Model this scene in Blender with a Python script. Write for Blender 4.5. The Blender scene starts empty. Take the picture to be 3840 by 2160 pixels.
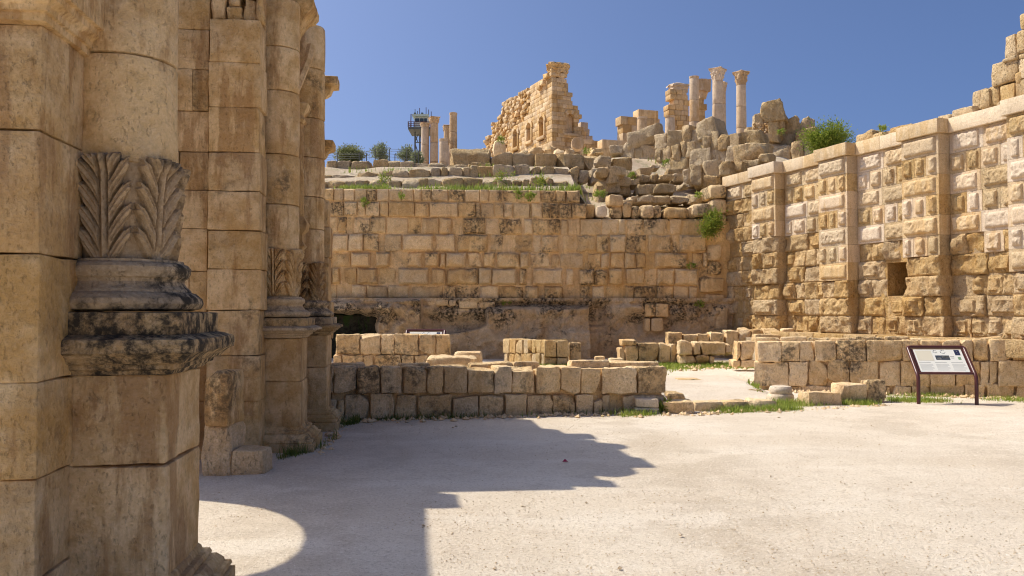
import bpy, math, random
import numpy as np
from mathutils import Vector

# ------------------------------------------------------------------ camera, sky, sun, exposure
R = math.radians
scene = bpy.context.scene
C = scene.collection
F = 3200.0                      # focal length in pixels of the 3840 px wide photograph
PITCH = math.atan(90 / F)
EYE = 1.6
cam = bpy.data.cameras.new('camera'); camo = bpy.data.objects.new('camera', cam); C.objects.link(camo)
camo.location = (0, 0, EYE); camo.rotation_euler = (R(90) + PITCH, 0, 0)
cam.sensor_width = 36; cam.lens = 36 * F / 3840; cam.clip_start = .05; cam.clip_end = 3000
scene.camera = camo

SA, SB = .72, .31               # shadow of a 1 m post: SA metres right, SB metres towards the camera
sun_el = math.atan(1 / math.hypot(SA, SB))
sun_az = math.atan2(-SA, SB)    # from +Y, clockwise towards +X
w = bpy.data.worlds.new('World'); scene.world = w; w.use_nodes = True
nt = w.node_tree; bg = nt.nodes['Background']
sky = nt.nodes.new('ShaderNodeTexSky'); sky.sky_type = 'NISHITA'; sky.sun_disc = False
sky.sun_elevation = sun_el; sky.sun_rotation = sun_az
sky.altitude = 1200; sky.air_density = .6; sky.dust_density = 10.0; sky.ozone_density = 10.0
nt.links.new(sky.outputs[0], bg.inputs[0]); bg.inputs[1].default_value = .107
sun = bpy.data.lights.new('sun', 'SUN'); sun.energy = 3.15; sun.angle = R(.53); sun.color = (1, .93, .775)
suno = bpy.data.objects.new('sun', sun); C.objects.link(suno)
suno.rotation_euler = Vector((SA, -SB, -1)).to_track_quat('-Z', 'Y').to_euler()
vs = scene.view_settings; vs.view_transform = 'Standard'; vs.look = 'None'; vs.exposure = .66; vs.gamma = 1
scene.render.engine = 'CYCLES'; scene.cycles.use_denoising = True; scene.cycles.filter_width = 1.1

# ------------------------------------------------------------------ helpers
rnd = random.Random(7)
CP, SP = math.cos(PITCH), math.sin(PITCH)
def ray(px, py):
    u = (px - 1920) / F; v = (1080 - py) / F
    return (u, CP - v * SP, SP + v * CP)
def P(px, py, Y):
    d = ray(px, py); t = Y / d[1]
    return (d[0] * t, Y, EYE + d[2] * t)
def PG(px, py, z=0.):
    d = ray(px, py); t = (z - EYE) / d[2]
    return (d[0] * t, d[1] * t, z)

def vnoise(p, seed=0):
    ip = np.floor(p).astype(np.int64); f = p - ip; f = f * f * (3 - 2 * f)
    out = np.zeros(len(p))
    for i in (0, 1):
        for j in (0, 1):
            for k in (0, 1):
                h = ((ip[:, 0] + i) * 73856093) ^ ((ip[:, 1] + j) * 19349663) ^ ((ip[:, 2] + k) * 83492791) ^ (seed * 2654435761 % 1000003)
                h = (h ^ (h >> 13)) * 1274126177; h = (h ^ (h >> 16)) & 0xffff
                wgt = (f[:, 0] if i else 1 - f[:, 0]) * (f[:, 1] if j else 1 - f[:, 1]) * (f[:, 2] if k else 1 - f[:, 2])
                out += wgt * (h / 32767.5 - 1)
    return out
def fbm(p, octv=3, seed=0, gain=.5):
    p = np.asarray(p, float); a = 1.; s = np.zeros(len(p)); n = 0
    for o in range(octv):
        s += a * vnoise(p * (2.03 ** o) + 17.3 * o, seed + o); n += a; a *= gain
    return s / n

def mesh(name, V, Fc, mat, parent=None, smooth=True, sharp=38):
    me = bpy.data.meshes.new(name)
    me.from_pydata([tuple(v) for v in np.asarray(V, float).tolist()], [], Fc)
    if smooth:
        me.polygons.foreach_set('use_smooth', [True] * len(me.polygons)); me.set_sharp_from_angle(angle=R(sharp))
    for m in (mat if isinstance(mat, (list, tuple)) else [mat]): me.materials.append(m)
    o = bpy.data.objects.new(name, me); C.objects.link(o)
    if parent is not None: o.parent = parent
    return o
def tag(o, label, cat=None, group=None, kind=None):
    if label: o['label'] = label
    if cat: o['category'] = cat
    if group: o['group'] = group
    if kind: o['kind'] = kind
    return o
def thing(name, label, cat, loc=(0, 0, 0), rz=0, group=None):
    o = bpy.data.objects.new(name, None); C.objects.link(o); o.empty_display_size = .1
    o.location = loc; o.rotation_euler = (0, 0, rz)
    return tag(o, label, cat, group, 'thing')
def struct(o): o['kind'] = 'structure'; return o
def stuff(o, label=None): o['kind'] = 'stuff'; return tag(o, label)

class Frame:
    """a vertical plane through (x, y); local x runs to the right along it, local y into it"""
    def __init__(s, x, y, dx, dy):
        n = math.hypot(dx, dy); s.x, s.y, s.dx, s.dy = x, y, dx / n, dy / n; s.rz = math.atan2(dy, dx)
    def hit(s, px, py, off=0.):
        d = ray(px, py); nx, ny = -s.dy, s.dx
        t = (off + s.x * nx + s.y * ny) / (d[0] * nx + d[1] * ny)
        return (d[0] * t - s.x) * s.dx + (d[1] * t - s.y) * s.dy, EYE + d[2] * t
    def thing(s, name, label, cat, group=None): return thing(name, label, cat, (s.x, s.y, 0), s.rz, group)

_top = {}
def lattice(nx, ny, nz):
    k = (nx, ny, nz)
    if k in _top: return _top[k]
    I, J, K = np.meshgrid(range(nx + 1), range(ny + 1), range(nz + 1), indexing='ij')
    surf = (I == 0) | (I == nx) | (J == 0) | (J == ny) | (K == 0) | (K == nz)
    ids = np.full(surf.shape, -1); ids[surf] = np.arange(surf.sum())
    fs = []
    def q(a, flip):
        a0, a1, a2, a3 = a[:-1, :-1], a[1:, :-1], a[1:, 1:], a[:-1, 1:]
        st = np.stack([a0, a1, a2, a3] if not flip else [a3, a2, a1, a0], -1).reshape(-1, 4); fs.extend(st.tolist())
    q(ids[0], True); q(ids[-1], False); q(ids[:, 0], False); q(ids[:, -1], True); q(ids[:, :, 0], True); q(ids[:, :, -1], False)
    _top[k] = (np.stack([I[surf], J[surf], K[surf]], -1), fs)
    return _top[k]
def ticks(L, r, step, mx=6):
    n = max(1, min(mx, int(round((L - 2 * r) / step))))
    return np.concatenate([[0], np.linspace(r, L - r, n + 1), [L]])
def rough_box(b, r=.03, amp=.015, freq=4., step=.16, seed=None, warp=0., mx=5, chop=0):
    """b = x0,x1,y0,y1,z0,z1: a box with rounded, uneven faces"""
    seed = rnd.randrange(99999) if seed is None else seed
    x0, x1, y0, y1, z0, z1 = b; Ls = (x1 - x0, y1 - y0, z1 - z0); r = min(r, .42 * min(Ls))
    T = [ticks(L, r, step, mx) for L in Ls]
    idx, fs = lattice(*[len(t) - 1 for t in T])
    p = np.stack([T[a][idx[:, a]] for a in range(3)], -1)
    c = np.clip(p, r, np.array(Ls) - r); d = p - c; ln = np.linalg.norm(d, axis=1, keepdims=True); d = d / np.maximum(ln, 1e-9)
    p = c + d * r
    if warp:
        rs = np.random.RandomState(seed); q = p / np.array(Ls)
        W = rs.uniform(-warp, warp, (2, 2, 2, 3)) * np.array(Ls)
        for i in (0, 1):
            for j in (0, 1):
                for k in (0, 1):
                    wg = (q[:, 0] if i else 1 - q[:, 0]) * (q[:, 1] if j else 1 - q[:, 1]) * (q[:, 2] if k else 1 - q[:, 2])
                    p = p + wg[:, None] * W[i, j, k]
    if chop:
        rs = np.random.RandomState(seed + 5); cc = np.array(Ls) / 2; q = (p - cc) / cc
        for _ in range(chop):
            nv = rs.normal(size=3); nv /= np.linalg.norm(nv); sup = np.abs(nv).sum(); dd = sup * rs.uniform(.62, .86)
            ex = np.maximum(0, q @ nv - dd); q = q - ex[:, None] * nv
        p = q * cc + cc
    if amp: p = p + d * ((fbm(p * freq + seed * 3.7, 3, seed % 1000) + .45 * fbm(p * freq * 3.3 + seed * 1.7, 3, seed % 700 + 3, .6)) * amp)[:, None]
    return p + np.array([x0, y0, z0]), fs
def face_block(x0, x1, z0, z1, hf, yback, nx, nz, edge=.012, mx=None):
    """a wall block: the front is a grid pushed out by hf(X,Z) (metres towards the viewer), the rest plain"""
    if mx is None:
        xs = np.concatenate([[x0], np.linspace(x0 + edge, x1 - edge, nx), [x1]]); zs = np.concatenate([[z0], np.linspace(z0 + edge, z1 - edge, nz), [z1]])
    else:
        a, b, c, d, e = mx
        xs = np.concatenate([[x0], [x0 + edge], [a - .003], np.linspace(a + e, b - e, nx), [b + .003], [x1 - edge], [x1]]); zs = np.concatenate([[z0], [z0 + edge], [c - .003], np.linspace(c + e, d - e, nz), [d + .003], [z1 - edge], [z1]])
    X, Z = np.meshgrid(xs, zs, indexing='ij'); h = hf(X.ravel(), Z.ravel()).reshape(X.shape)
    a, b = X.shape
    h[0, :] -= edge; h[-1, :] -= edge; h[:, 0] -= edge; h[:, -1] -= edge
    V = np.stack([X.ravel(), -h.ravel(), Z.ravel()], -1)
    ids = np.arange(a * b).reshape(a, b)
    fs = np.stack([ids[:-1, :-1], ids[1:, :-1], ids[1:, 1:], ids[:-1, 1:]], -1).reshape(-1, 4).tolist()
    n = len(V); V = np.concatenate([V, [[x0, yback, z0], [x1, yback, z0], [x1, yback, z1], [x0, yback, z1]]])
    fs.append([n] + [n + 1] + ids[::-1, 0].tolist()); fs.append([n + 1, n + 2] + ids[-1, ::-1].tolist())
    fs.append([n + 2, n + 3] + ids[:, -1].tolist()); fs.append([n + 3, n] + ids[0, :].tolist()); fs.append([n, n + 3, n + 2, n + 1])
    return V, fs
def lathe(prof, n=48, amp=0., freq=5., seed=1, mod=None, sub=1, close=True):
    pr = []
    for (r0, z0), (r1, z1) in zip(prof[:-1], prof[1:]):
        for k in range(sub): pr.append((r0 + (r1 - r0) * k / sub, z0 + (z1 - z0) * k / sub))
    pr.append(prof[-1]); m = len(pr)
    th = np.arange(n) * 2 * math.pi / n
    r = np.repeat(np.array([q[0] for q in pr])[:, None], n, 1); z = np.repeat(np.array([q[1] for q in pr])[:, None], n, 1); T = np.repeat(th[None], m, 0)
    if mod is not None: r, z = mod(r, z, T)
    V = np.stack([r * np.cos(T), r * np.sin(T), z], -1).reshape(-1, 3)
    if amp:
        nz = fbm(V * freq + seed * 5.1, 3, seed) * amp; V[:, 0] *= 1 + nz / np.maximum(r.ravel(), .05); V[:, 1] *= 1 + nz / np.maximum(r.ravel(), .05)
    ids = np.arange(m * n).reshape(m, n); nx = np.roll(ids, -1, 1)
    fs = np.stack([ids[:-1], nx[:-1], nx[1:], ids[1:]], -1).reshape(-1, 4).tolist()
    if close: fs.append(ids[0, ::-1].tolist()); fs.append(ids[-1].tolist())
    return V, fs
def square_mould(hx, hy, prof, nsub=6, amp=.006, freq=9, seed=1):
    """a moulding running round a rectangle; prof = (projection, z) from the bottom up"""
    ring = []
    for (ax, ay), (bx, by) in zip([(-1, -1), (1, -1), (1, 1), (-1, 1)], [(1, -1), (1, 1), (-1, 1), (-1, -1)]):
        for k in range(nsub): t = k / nsub; ring.append((ax + (bx - ax) * t, ay + (by - ay) * t))
    ring = np.array(ring); n = len(ring); V = []
    for pj, z in prof: V.append(np.stack([ring[:, 0] * (hx + pj), ring[:, 1] * (hy + pj), np.full(n, z)], -1))
    V = np.concatenate(V); m = len(prof)
    nn = np.stack([fbm(V * freq + seed * 7.7 + 31 * a, 3, seed + a) for a in range(3)], -1) * amp
    V = V + nn
    ids = np.arange(m * n).reshape(m, n); nx = np.roll(ids, -1, 1)
    fs = np.stack([ids[:-1], nx[:-1], nx[1:], ids[1:]], -1).reshape(-1, 4).tolist()
    fs.append(ids[0, ::-1].tolist()); fs.append(ids[-1].tolist())
    return V, fs
def tube(pts, r, n=8):
    pts = [Vector(p) for p in pts]; V = []; m = len(pts); up = None
    for i, p in enumerate(pts):
        t = (pts[min(i + 1, m - 1)] - pts[max(i - 1, 0)]).normalized()
        if up is None:
            a = t.cross(Vector((0, 0, 1)))
            if a.length < .1: a = t.cross(Vector((1, 0, 0)))
        else: a = up - t * up.dot(t)
        a.normalize(); up = a; b = t.cross(a); rr = r[i] if isinstance(r, (list, tuple)) else r
        for k in range(n):
            g = 2 * math.pi * k / n; V.append(tuple(p + a * (rr * math.cos(g)) + b * (rr * math.sin(g))))
    fs = [[i * n + k, i * n + (k + 1) % n, (i + 1) * n + (k + 1) % n, (i + 1) * n + k] for i in range(m - 1) for k in range(n)]
    fs.append(list(range(n))[::-1]); fs.append([(m - 1) * n + k for k in range(n)])
    return np.array(V), fs
def box(x0, x1, y0, y1, z0, z1):
    V = np.array([(x, y, z) for x in (x0, x1) for y in (y0, y1) for z in (z0, z1)], float)
    return V, [[0, 1, 3, 2], [4, 6, 7, 5], [0, 4, 5, 1], [2, 3, 7, 6], [0, 2, 6, 4], [1, 5, 7, 3]]
def rot(V, rx=0, ry=0, rz=0, about=None):
    from mathutils import Euler
    M = np.array(Euler((rx, ry, rz)).to_matrix()); V = np.asarray(V); c = V.mean(0) if about is None else np.array(about)
    return (V - c) @ M.T + c
def join(parts):
    V = []; fs = []; n = 0
    for v, f in parts:
        V.append(np.asarray(v)); fs += [[i + n for i in q] for q in f]; n += len(v)
    return np.concatenate(V), fs

# ------------------------------------------------------------------ materials
class NB:
    def __init__(s, name):
        s.m = bpy.data.materials.new(name); s.m.use_nodes = True; s.t = s.m.node_tree; s.b = s.t.nodes['Principled BSDF']
        s.pos = s.t.nodes.new('ShaderNodeNewGeometry').outputs['Position']
    def n(s, ty, **kw):
        o = s.t.nodes.new(ty)
        for k, v in kw.items(): setattr(o, k, v)
        return o
    def l(s, a, b): s.t.links.new(a, b)
    def vec(s, sc):
        m = s.n('ShaderNodeMapping'); m.inputs['Scale'].default_value = sc; s.l(s.pos, m.inputs['Vector']); return m.outputs[0]
    def noise(s, scale, detail=4, rough=.55, vec=None, dist=0.):
        o = s.n('ShaderNodeTexNoise'); o.inputs['Scale'].default_value = scale; o.inputs['Detail'].default_value = detail
        o.inputs['Roughness'].default_value = rough; o.inputs['Distortion'].default_value = dist
        s.l(vec or s.pos, o.inputs['Vector']); return o.outputs['Fac']
    def ramp(s, f, a, b, lo=0., hi=1.):
        o = s.n('ShaderNodeMapRange'); o.interpolation_type = 'SMOOTHSTEP'
        o.inputs[1].default_value = a; o.inputs[2].default_value = b; o.inputs[3].default_value = lo; o.inputs[4].default_value = hi
        s.l(f, o.inputs[0]); return o.outputs[0]
    def math(s, op, a, b=None):
        o = s.n('ShaderNodeMath', operation=op)
        for i, v in enumerate((a, b)):
            if v is None: continue
            if isinstance(v, (int, float)): o.inputs[i].default_value = v
            else: s.l(v, o.inputs[i])
        return o.outputs[0]
    def mix(s, f, a, b, ty='MIX'):
        o = s.n('ShaderNodeMix', data_type='RGBA', blend_type=ty)
        for i, v in ((0, f), (6, a), (7, b)):
            if isinstance(v, (int, float)): o.inputs[i].default_value = v
            elif isinstance(v, tuple): o.inputs[i].default_value = v + (1,) if len(v) == 3 else v
            else: s.l(v, o.inputs[i])
        return o.outputs[2]
    def rand(s): return s.n('ShaderNodeObjectInfo').outputs['Random']
    def hsv(s, col, val, sat=1., hue=.5):
        o = s.n('ShaderNodeHueSaturation')
        for i, v in ((0, hue), (1, sat), (2, val)):
            if isinstance(v, (int, float)): o.inputs[i].default_value = v
            else: s.l(v, o.inputs[i])
        s.l(col, o.inputs['Color']); return o.outputs[0]
    def bump(s, h, strength, dist):
        o = s.n('ShaderNodeBump'); o.inputs['Strength'].default_value = strength; o.inputs['Distance'].default_value = dist
        s.l(h, o.inputs['Height']); s.l(o.outputs[0], s.b.inputs['Normal'])
    def done(s, col, rough=.9, spec=.15):
        if isinstance(col, tuple): s.b.inputs['Base Color'].default_value = col + (1,)
        else: s.l(col, s.b.inputs['Base Color'])
        s.b.inputs['Roughness'].default_value = rough; s.b.inputs['Specular IOR Level'].default_value = spec
        return s.m

def stone(name, c1, c2, stain=(.40, .22, .085), st=.35, dark=.5, dk=(.055, .045, .033), sc=1., vary=.14, bump=.5, bd=.02, pits=.5, darkt=.55, alt=None, band=None, grey=.25, obj=.16, fine=1., satv=.11):
    b = NB(name)
    big = b.noise(.9 * sc, 4); mid = b.noise(5 * sc, 8, .65); m2 = b.noise(17 * sc, 5, .65); fine_ = fine; fine = b.noise(48 * sc, 4, .62)
    r = b.rand(); r2 = b.math('FRACT', b.math('MULTIPLY', r, 17.31)); r3 = b.math('FRACT', b.math('MULTIPLY', r, 41.7))
    col = b.mix(b.ramp(b.math('ADD', b.math('MULTIPLY', big, .5), b.math('MULTIPLY', mid, .5)), .40, .60), c1, c2)
    if alt: col = b.mix(b.ramp(r3, .45, .8), col, alt)
    stk = b.noise(1.6 * sc, 6, .65, b.vec((2.4, 2.4, .45)))
    col = b.mix(b.math('MULTIPLY', b.ramp(b.math('ADD', stk, b.math('MULTIPLY', b.math('SUBTRACT', r2, .5), obj)), .51, .60), st), col, stain)
    col = b.hsv(col, b.ramp(r, 0, 1, 1 - vary, 1 + vary), b.ramp(r2, 0, 1, 1 - satv, 1 + satv))
    col = b.mix(b.ramp(b.noise(2.6 * sc, 9, .7), .50, .64, 0, grey), col, b.hsv(col, .62, .72))
    col = b.mix(b.ramp(m2, .50, .68, 0, .34), col, b.hsv(col, .62, 1.08))
    col = b.mix(b.ramp(fine, .45, .62, 0, .38 * fine_), col, b.hsv(col, 1.38, .80))
    pit = b.ramp(b.noise(44 * sc, 4, .72, b.vec((1, 1, .5))), .575, .65)
    col = b.mix(b.math('MULTIPLY', pit, .75 * pits), col, b.hsv(col, .30))
    dn = b.noise(1.15 * sc, 9, .68, dist=.3); ds = b.noise(13 * sc, 6, .72)
    if band:
        z = b.n('ShaderNodeSeparateXYZ'); b.l(b.pos, z.inputs[0]); z = z.outputs[2]
        for lo, hi, k in band:
            w_ = (hi - lo) * .35
            dn = b.math('ADD', dn, b.math('MULTIPLY', b.math('MULTIPLY', b.ramp(z, lo - w_, lo + w_), b.ramp(z, hi - w_, hi + w_, 1, 0)), k))
    dm = b.math('MULTIPLY', b.ramp(b.math('ADD', dn, b.math('MULTIPLY', b.math('SUBTRACT', r2, .5), .12)), darkt, darkt + .12), b.ramp(ds, .36, .60))
    col = b.mix(b.math('MULTIPLY', dm, dark), col, dk)
    h = b.math('ADD', b.math('ADD', mid, b.math('MULTIPLY', m2, .45)), b.math('MULTIPLY', fine, .25))
    h = b.math('SUBTRACT', h, b.math('MULTIPLY', pit, .35 * pits))
    b.bump(h, min(1., bump * 1.3), 1.6 * bd / sc)
    return b.done(col)

M = {}
M['gate'] = stone('gate_limestone', (.56, .345, .135), (.78, .565, .305), st=.7, dark=.8, dk=(.12, .085, .048), vary=.06, bump=.6, bd=.025, darkt=.545, pits=.4, obj=.0, fine=.5, satv=.03)
M['gate_dark'] = stone('gate_lichened', (.42, .30, .165), (.54, .395, .225), st=.2, dark=.96, dk=(.036, .032, .026), vary=.05, darkt=.34, bump=.6)
M['gate_mid'] = stone('gate_light_lichen', (.50, .345, .175), (.62, .45, .25), st=.3, dark=.85, dk=(.06, .052, .04), vary=.05, darkt=.455, bump=.6)
M['acanthus'] = stone('acanthus_limestone', (.42, .295, .165), (.54, .39, .225), st=.2, dark=.75, dk=(.05, .045, .037), vary=.05, darkt=.47, bump=.5, band=[(2.36, 2.7, .16)])
M['back'] = stone('back_wall_stone', (.65, .425, .195), (.76, .545, .285), st=.35, dark=.88, vary=.09, darkt=.505, satv=.06, bump=.7, bd=.03, band=[(4.1, 5.4, .045)])
M['backcore'] = stone('back_wall_mortar', (.65, .435, .21), (.75, .53, .29), st=.3, dark=.55, vary=.02, bump=.5)
M['rock'] = stone('bedrock', (.62, .41, .20), (.75, .53, .285), st=.4, dark=.95, dk=(.030, .026, .018), vary=.02, darkt=.50, bump=1., bd=.07, band=[(1.30, 2.0, .11)])
M['moss_shade'] = stone('mossy_shaded_rock', (.030, .026, .018), (.05, .045, .03), stain=(.03, .055, .012), st=.9, dark=.9, dk=(.012, .011, .008), vary=.02, darkt=.42, bump=.8, grey=0)  # green-black moss, darkened further so the colour also holds the recess shade
M['low'] = stone('low_wall_stone', (.68, .455, .22), (.80, .585, .325), st=.3, dark=.82, vary=.09, darkt=.515, satv=.05, bump=.8, bd=.025)
M['lowlight'] = stone('pale_fallen_stone', (.60, .47, .32), (.70, .57, .42), st=.15, dark=.5, vary=.1, darkt=.58, bump=.6)
M['right'] = stone('rusticated_stone', (.53, .365, .175), (.62, .45, .24), st=.4, dark=.15, vary=.08, bump=1., bd=.03, pits=.9)
M['restored'] = stone('restored_stone', (.55, .395, .22), (.625, .465, .275), stain=(.53, .35, .17), st=.6, dark=.0, vary=.06, bump=.6, bd=.02, pits=.6, alt=(.65, .50, .34), grey=.2)
M['eroded'] = stone('eroded_stone', (.51, .335, .15), (.60, .42, .215), st=.35, dark=.15, vary=.08, bump=1., bd=.05, pits=.9)
M['coping'] = stone('coping_stone', (.63, .475, .29), (.70, .54, .35), stain=(.52, .34, .16), st=.5, dark=.2, vary=.06, bump=.4)
M['rubble'] = stone('rubble_stone', (.68, .485, .255), (.78, .59, .35), st=.3, dark=.35, dk=(.15, .115, .07), vary=.12, darkt=.54, grey=.05, bump=1., bd=.10, pits=1.)
M['temple'] = stone('temple_stone', (.60, .395, .185), (.70, .495, .265), st=.5, dark=.3, vary=.12, sc=.4, bump=.4)
M['tempcol'] = stone('temple_column_stone', (.60, .43, .265), (.70, .53, .36), st=.4, dark=.4, vary=.06, sc=.4, bump=.4, darkt=.57)

def ground_mat():
    b = NB('gravel')
    big = b.noise(.45, 5, .6); mid = b.noise(3.2, 7, .65); fine = b.noise(38, 5, .7); grit = b.noise(110, 3, .65)
    streak = b.noise(.9, 6, .62, b.vec((.35, 1.3, 1)))
    col = b.mix(b.ramp(big, .35, .65), (.69, .58, .45), (.75, .65, .52))
    col = b.mix(b.ramp(streak, .48, .64, 0, .6), col, (.80, .71, .59))
    wv = b.n('ShaderNodeTexWave'); wv.inputs['Scale'].default_value = .16; wv.inputs['Distortion'].default_value = 5.; wv.inputs['Detail'].default_value = 3; wv.inputs['Detail Scale'].default_value = .6
    b.l(b.vec((.5, 1.2, 1)), wv.inputs['Vector'])
    col = b.mix(b.math('MULTIPLY', b.ramp(wv.outputs['Fac'], .6, .95), b.ramp(b.noise(1.4, 4), .40, .58, 0, .45)), col, (.50, .40, .29))
    col = b.mix(b.math('MULTIPLY', b.ramp(b.noise(.33, 5, .6), .5, .62), .3), col, (.55, .445, .325))
    col = b.mix(b.ramp(mid, .50, .66, 0, .45), col, (.59, .485, .37))
    col = b.mix(b.ramp(fine, .53, .66, 0, .62), col, (.40, .315, .235))
    col = b.mix(b.ramp(fine, .34, .46, .7, 0), col, (.84, .76, .66))
    col = b.mix(b.ramp(grit, .55, .68, 0, .6), col, (.44, .35, .265))
    b.bump(b.math('ADD', b.math('ADD', fine, b.math('MULTIPLY', grit, .4)), b.math('MULTIPLY', mid, 1.2)), 1., .02)
    return b.done(col, .95, .1)
M['gravel'] = ground_mat()
def dirt_mat():
    b = NB('pale_dirt')
    n1 = b.noise(.9, 5, .6); n2 = b.noise(9, 6, .65); n3 = b.noise(40, 3)
    col = b.mix(b.ramp(n1, .4, .6), (.47, .36, .245), (.56, .45, .325))
    col = b.mix(b.ramp(n2, .5, .7, 0, .6), col, (.36, .27, .175))
    col = b.mix(b.ramp(n3, .55, .7, 0, .4), col, (.62, .52, .40))
    g = b.math('MULTIPLY', b.ramp(b.noise(1.6, 6, .6), .52, .62), b.ramp(b.noise(14, 4), .42, .58))
    col = b.mix(b.math('MULTIPLY', g, .55), col, (.13, .16, .045))
    b.bump(b.math('ADD', n2, b.math('MULTIPLY', n3, .4)), .9, .05)
    return b.done(col, .95, .1)
M['dirt'] = dirt_mat()
def leaf_mat(name, c1, c2, trans=.42, dry=0.):
    b = NB(name); r = b.noise(9, 4); r2_ = b.noise(2.3, 4)
    col = b.mix(b.ramp(r, .35, .65), c1, c2); col = b.mix(b.ramp(r2_, .52, .68, 0, dry), col, (.38, .31, .12))
    m = b.done(col, .6, .2)
    tr = b.n('ShaderNodeBsdfTranslucent'); b.l(col, tr.inputs['Color'])
    mx = b.n('ShaderNodeMixShader'); mx.inputs[0].default_value = trans
    out = [n for n in b.t.nodes if n.type == 'OUTPUT_MATERIAL'][0]
    b.l(b.b.outputs[0], mx.inputs[1]); b.l(tr.outputs[0], mx.inputs[2]); b.l(mx.outputs[0], out.inputs['Surface'])
    return m
M['grass'] = leaf_mat('grass_blades', (.19, .27, .035), (.38, .43, .09), dry=.5)
M['dark_grass'] = leaf_mat('dark_grass_blades', (.10, .15, .03), (.22, .26, .06), dry=.5)
M['shrub'] = leaf_mat('shrub_leaves', (.15, .22, .025), (.32, .36, .06))
M['olive'] = leaf_mat('olive_leaves', (.20, .23, .12), (.33, .36, .21))
M['conifer'] = leaf_mat('broom_foliage', (.16, .18, .07), (.28, .29, .13))
M['yellow'] = NB('yellow_petals').done((.75, .58, .04), .7)
M['petal'] = NB('red_petal').done((.30, .01, .05), .6)
M['bark'] = stone('bark', (.12, .09, .06), (.18, .13, .09), dark=.3, vary=.05)
def paint(name, c, rough=.45, spec=.4, v=.25):
    b = NB(name); n = b.noise(30, 4)
    m = b.done(b.mix(b.ramp(n, .4, .7, 0, v), c, tuple(x * .6 for x in c)), rough, spec); return m
M['brown_metal'] = paint('brown_painted_steel', (.085, .022, .020), .32, .5)
M['steel'] = paint('dark_steel', (.11, .12, .115), .6)
M['cabin'] = paint('pale_green_cabin', (.72, .78, .75), .6)
M['cabroof'] = paint('cabin_roof_sheet', (.50, .62, .58), .6)
M['glass'] = paint('dark_window_glass', (.05, .07, .085), .1, .6, 0)
M['panel_white'] = paint('printed_panel', (.78, .76, .68), .35, .4, .05)
M['ink_grey'] = paint('grey_print', (.40, .39, .36), .6, .2, 0)
M['ink_text'] = paint('pale_text_print', (.60, .59, .54), .6, .2, 0)
M['ink_dark'] = paint('dark_print', (.05, .06, .08), .6, .2, 0)
M['ink_navy'] = paint('navy_print', (.025, .03, .075), .6, .2, 0)
M['ink_tan'] = paint('tan_print', (.68, .62, .48), .6, .2, 0)
M['ink_green'] = paint('green_print', (.20, .30, .18), .6, .2, 0)

# ------------------------------------------------------------------ ground
W1 = Frame(-2.48, 12.58, 1, .237)
BW = Frame(0, 25, 1, .06)
RW = Frame(6.5, 25.3, .3335, -.9427)
def sm(a, b, x):
    t = np.clip((x - a) / (b - a), 0, 1); return t * t * (3 - 2 * t)
INZ = .25
def gz(x, y):
    x = np.asarray(x, float); y = np.asarray(y, float)
    line = np.where(x < 2.7, 12.9 + .237 * (x + 2.48), 14.6)
    far = np.where(x < 2.7, .35, 2.2)
    z = INZ * sm(0, 1, (y - line) / far)
    wl = 17.65 - .389 * (x - 5.1)
    k = sm(4.5, 5.1, x); return z * (1 - k) + k * INZ * sm(.2, .5, y - wl)
def grid_sheet(name, xs, ys, zf, mat):
    X, Y = np.meshgrid(xs, ys, indexing='ij'); Z = zf(X, Y)
    a, b = X.shape; ids = np.arange(a * b).reshape(a, b)
    fs = np.stack([ids[:-1, :-1], ids[1:, :-1], ids[1:, 1:], ids[:-1, 1:]], -1).reshape(-1, 4).tolist()
    return mesh(name, np.stack([X.ravel(), Y.ravel(), Z.ravel()], -1), fs, mat)
def gzn(X, Y):
    n = fbm(np.stack([X.ravel() * .7, Y.ravel() * .7, X.ravel() * 0], -1), 3, 5).reshape(X.shape)
    m = fbm(np.stack([X.ravel() * 4, Y.ravel() * 4, X.ravel() * 0], -1), 2, 9).reshape(X.shape)
    near = (np.abs(X) < 15) & (Y > -8) & (Y < 30)
    return gz(X, Y) + np.where(near, n * .025 + m * .006, 0)
xs = np.concatenate([[-900, -300, -100, -40, -20], np.arange(-12, 14.01, .14), [18, 30, 60, 120, 300, 900]])
ys = np.concatenate([[-900, -200, -60, -20, -10, -4, 0, 2], np.arange(3.4, 28, .14), [30, 60, 200, 900]])
struct(grid_sheet('ground', xs, ys, gzn, M['gravel']))

# hillside behind the walls
def rwY(x): return 25.3 - (x - 6.5) * (.9427 / .3335)
def hz(x, y):
    pts = [(25.2, 5.05), (26.0, 5.25), (26.6, 5.45), (27.6, 5.85), (28.4, 6.1), (29.6, 6.55), (30.6, 6.8), (33, 7.15), (60, 11.7), (95, 17.6), (125, 21.8), (180, 26.0), (300, 30.)]
    z = np.interp(y, [p[0] for p in pts], [p[1] for p in pts])
    low = np.interp(y, [25.2, 27, 29, 31, 33, 36], [4.25, 4.9, 5.6, 6.35, 7.2, 7.7])
    k = sm(2.0, 2.5, x) * (1 - sm(33, 36, y)) * (1 - sm(6.6, 7.2, x))
    z = z * (1 - k) + low * k
    kr = sm(6.6, 7.4, x); z = z * (1 - kr) + np.maximum(z, 5.5) * kr
    u = x / np.maximum(y, 1)
    kk = sm(31, 34, y) * sm(.05, .09, u) * (1 - sm(.31, .35, u)) * (1 - sm(45, 60, y)); z = z + kk * .38
    k2 = sm(26, 29, y) * (1 - sm(42, 50, y)) * sm(.20, .26, u) * (1 - sm(.345, .37, u)); z = z + k2 * .15
    return z
NT = 150
hx = np.concatenate([[-200, -120, -70, -40, -25, -15], np.arange(-9, 12.01, .22), [15, 20, 30, 45, 70, 110, 200]])
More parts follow.
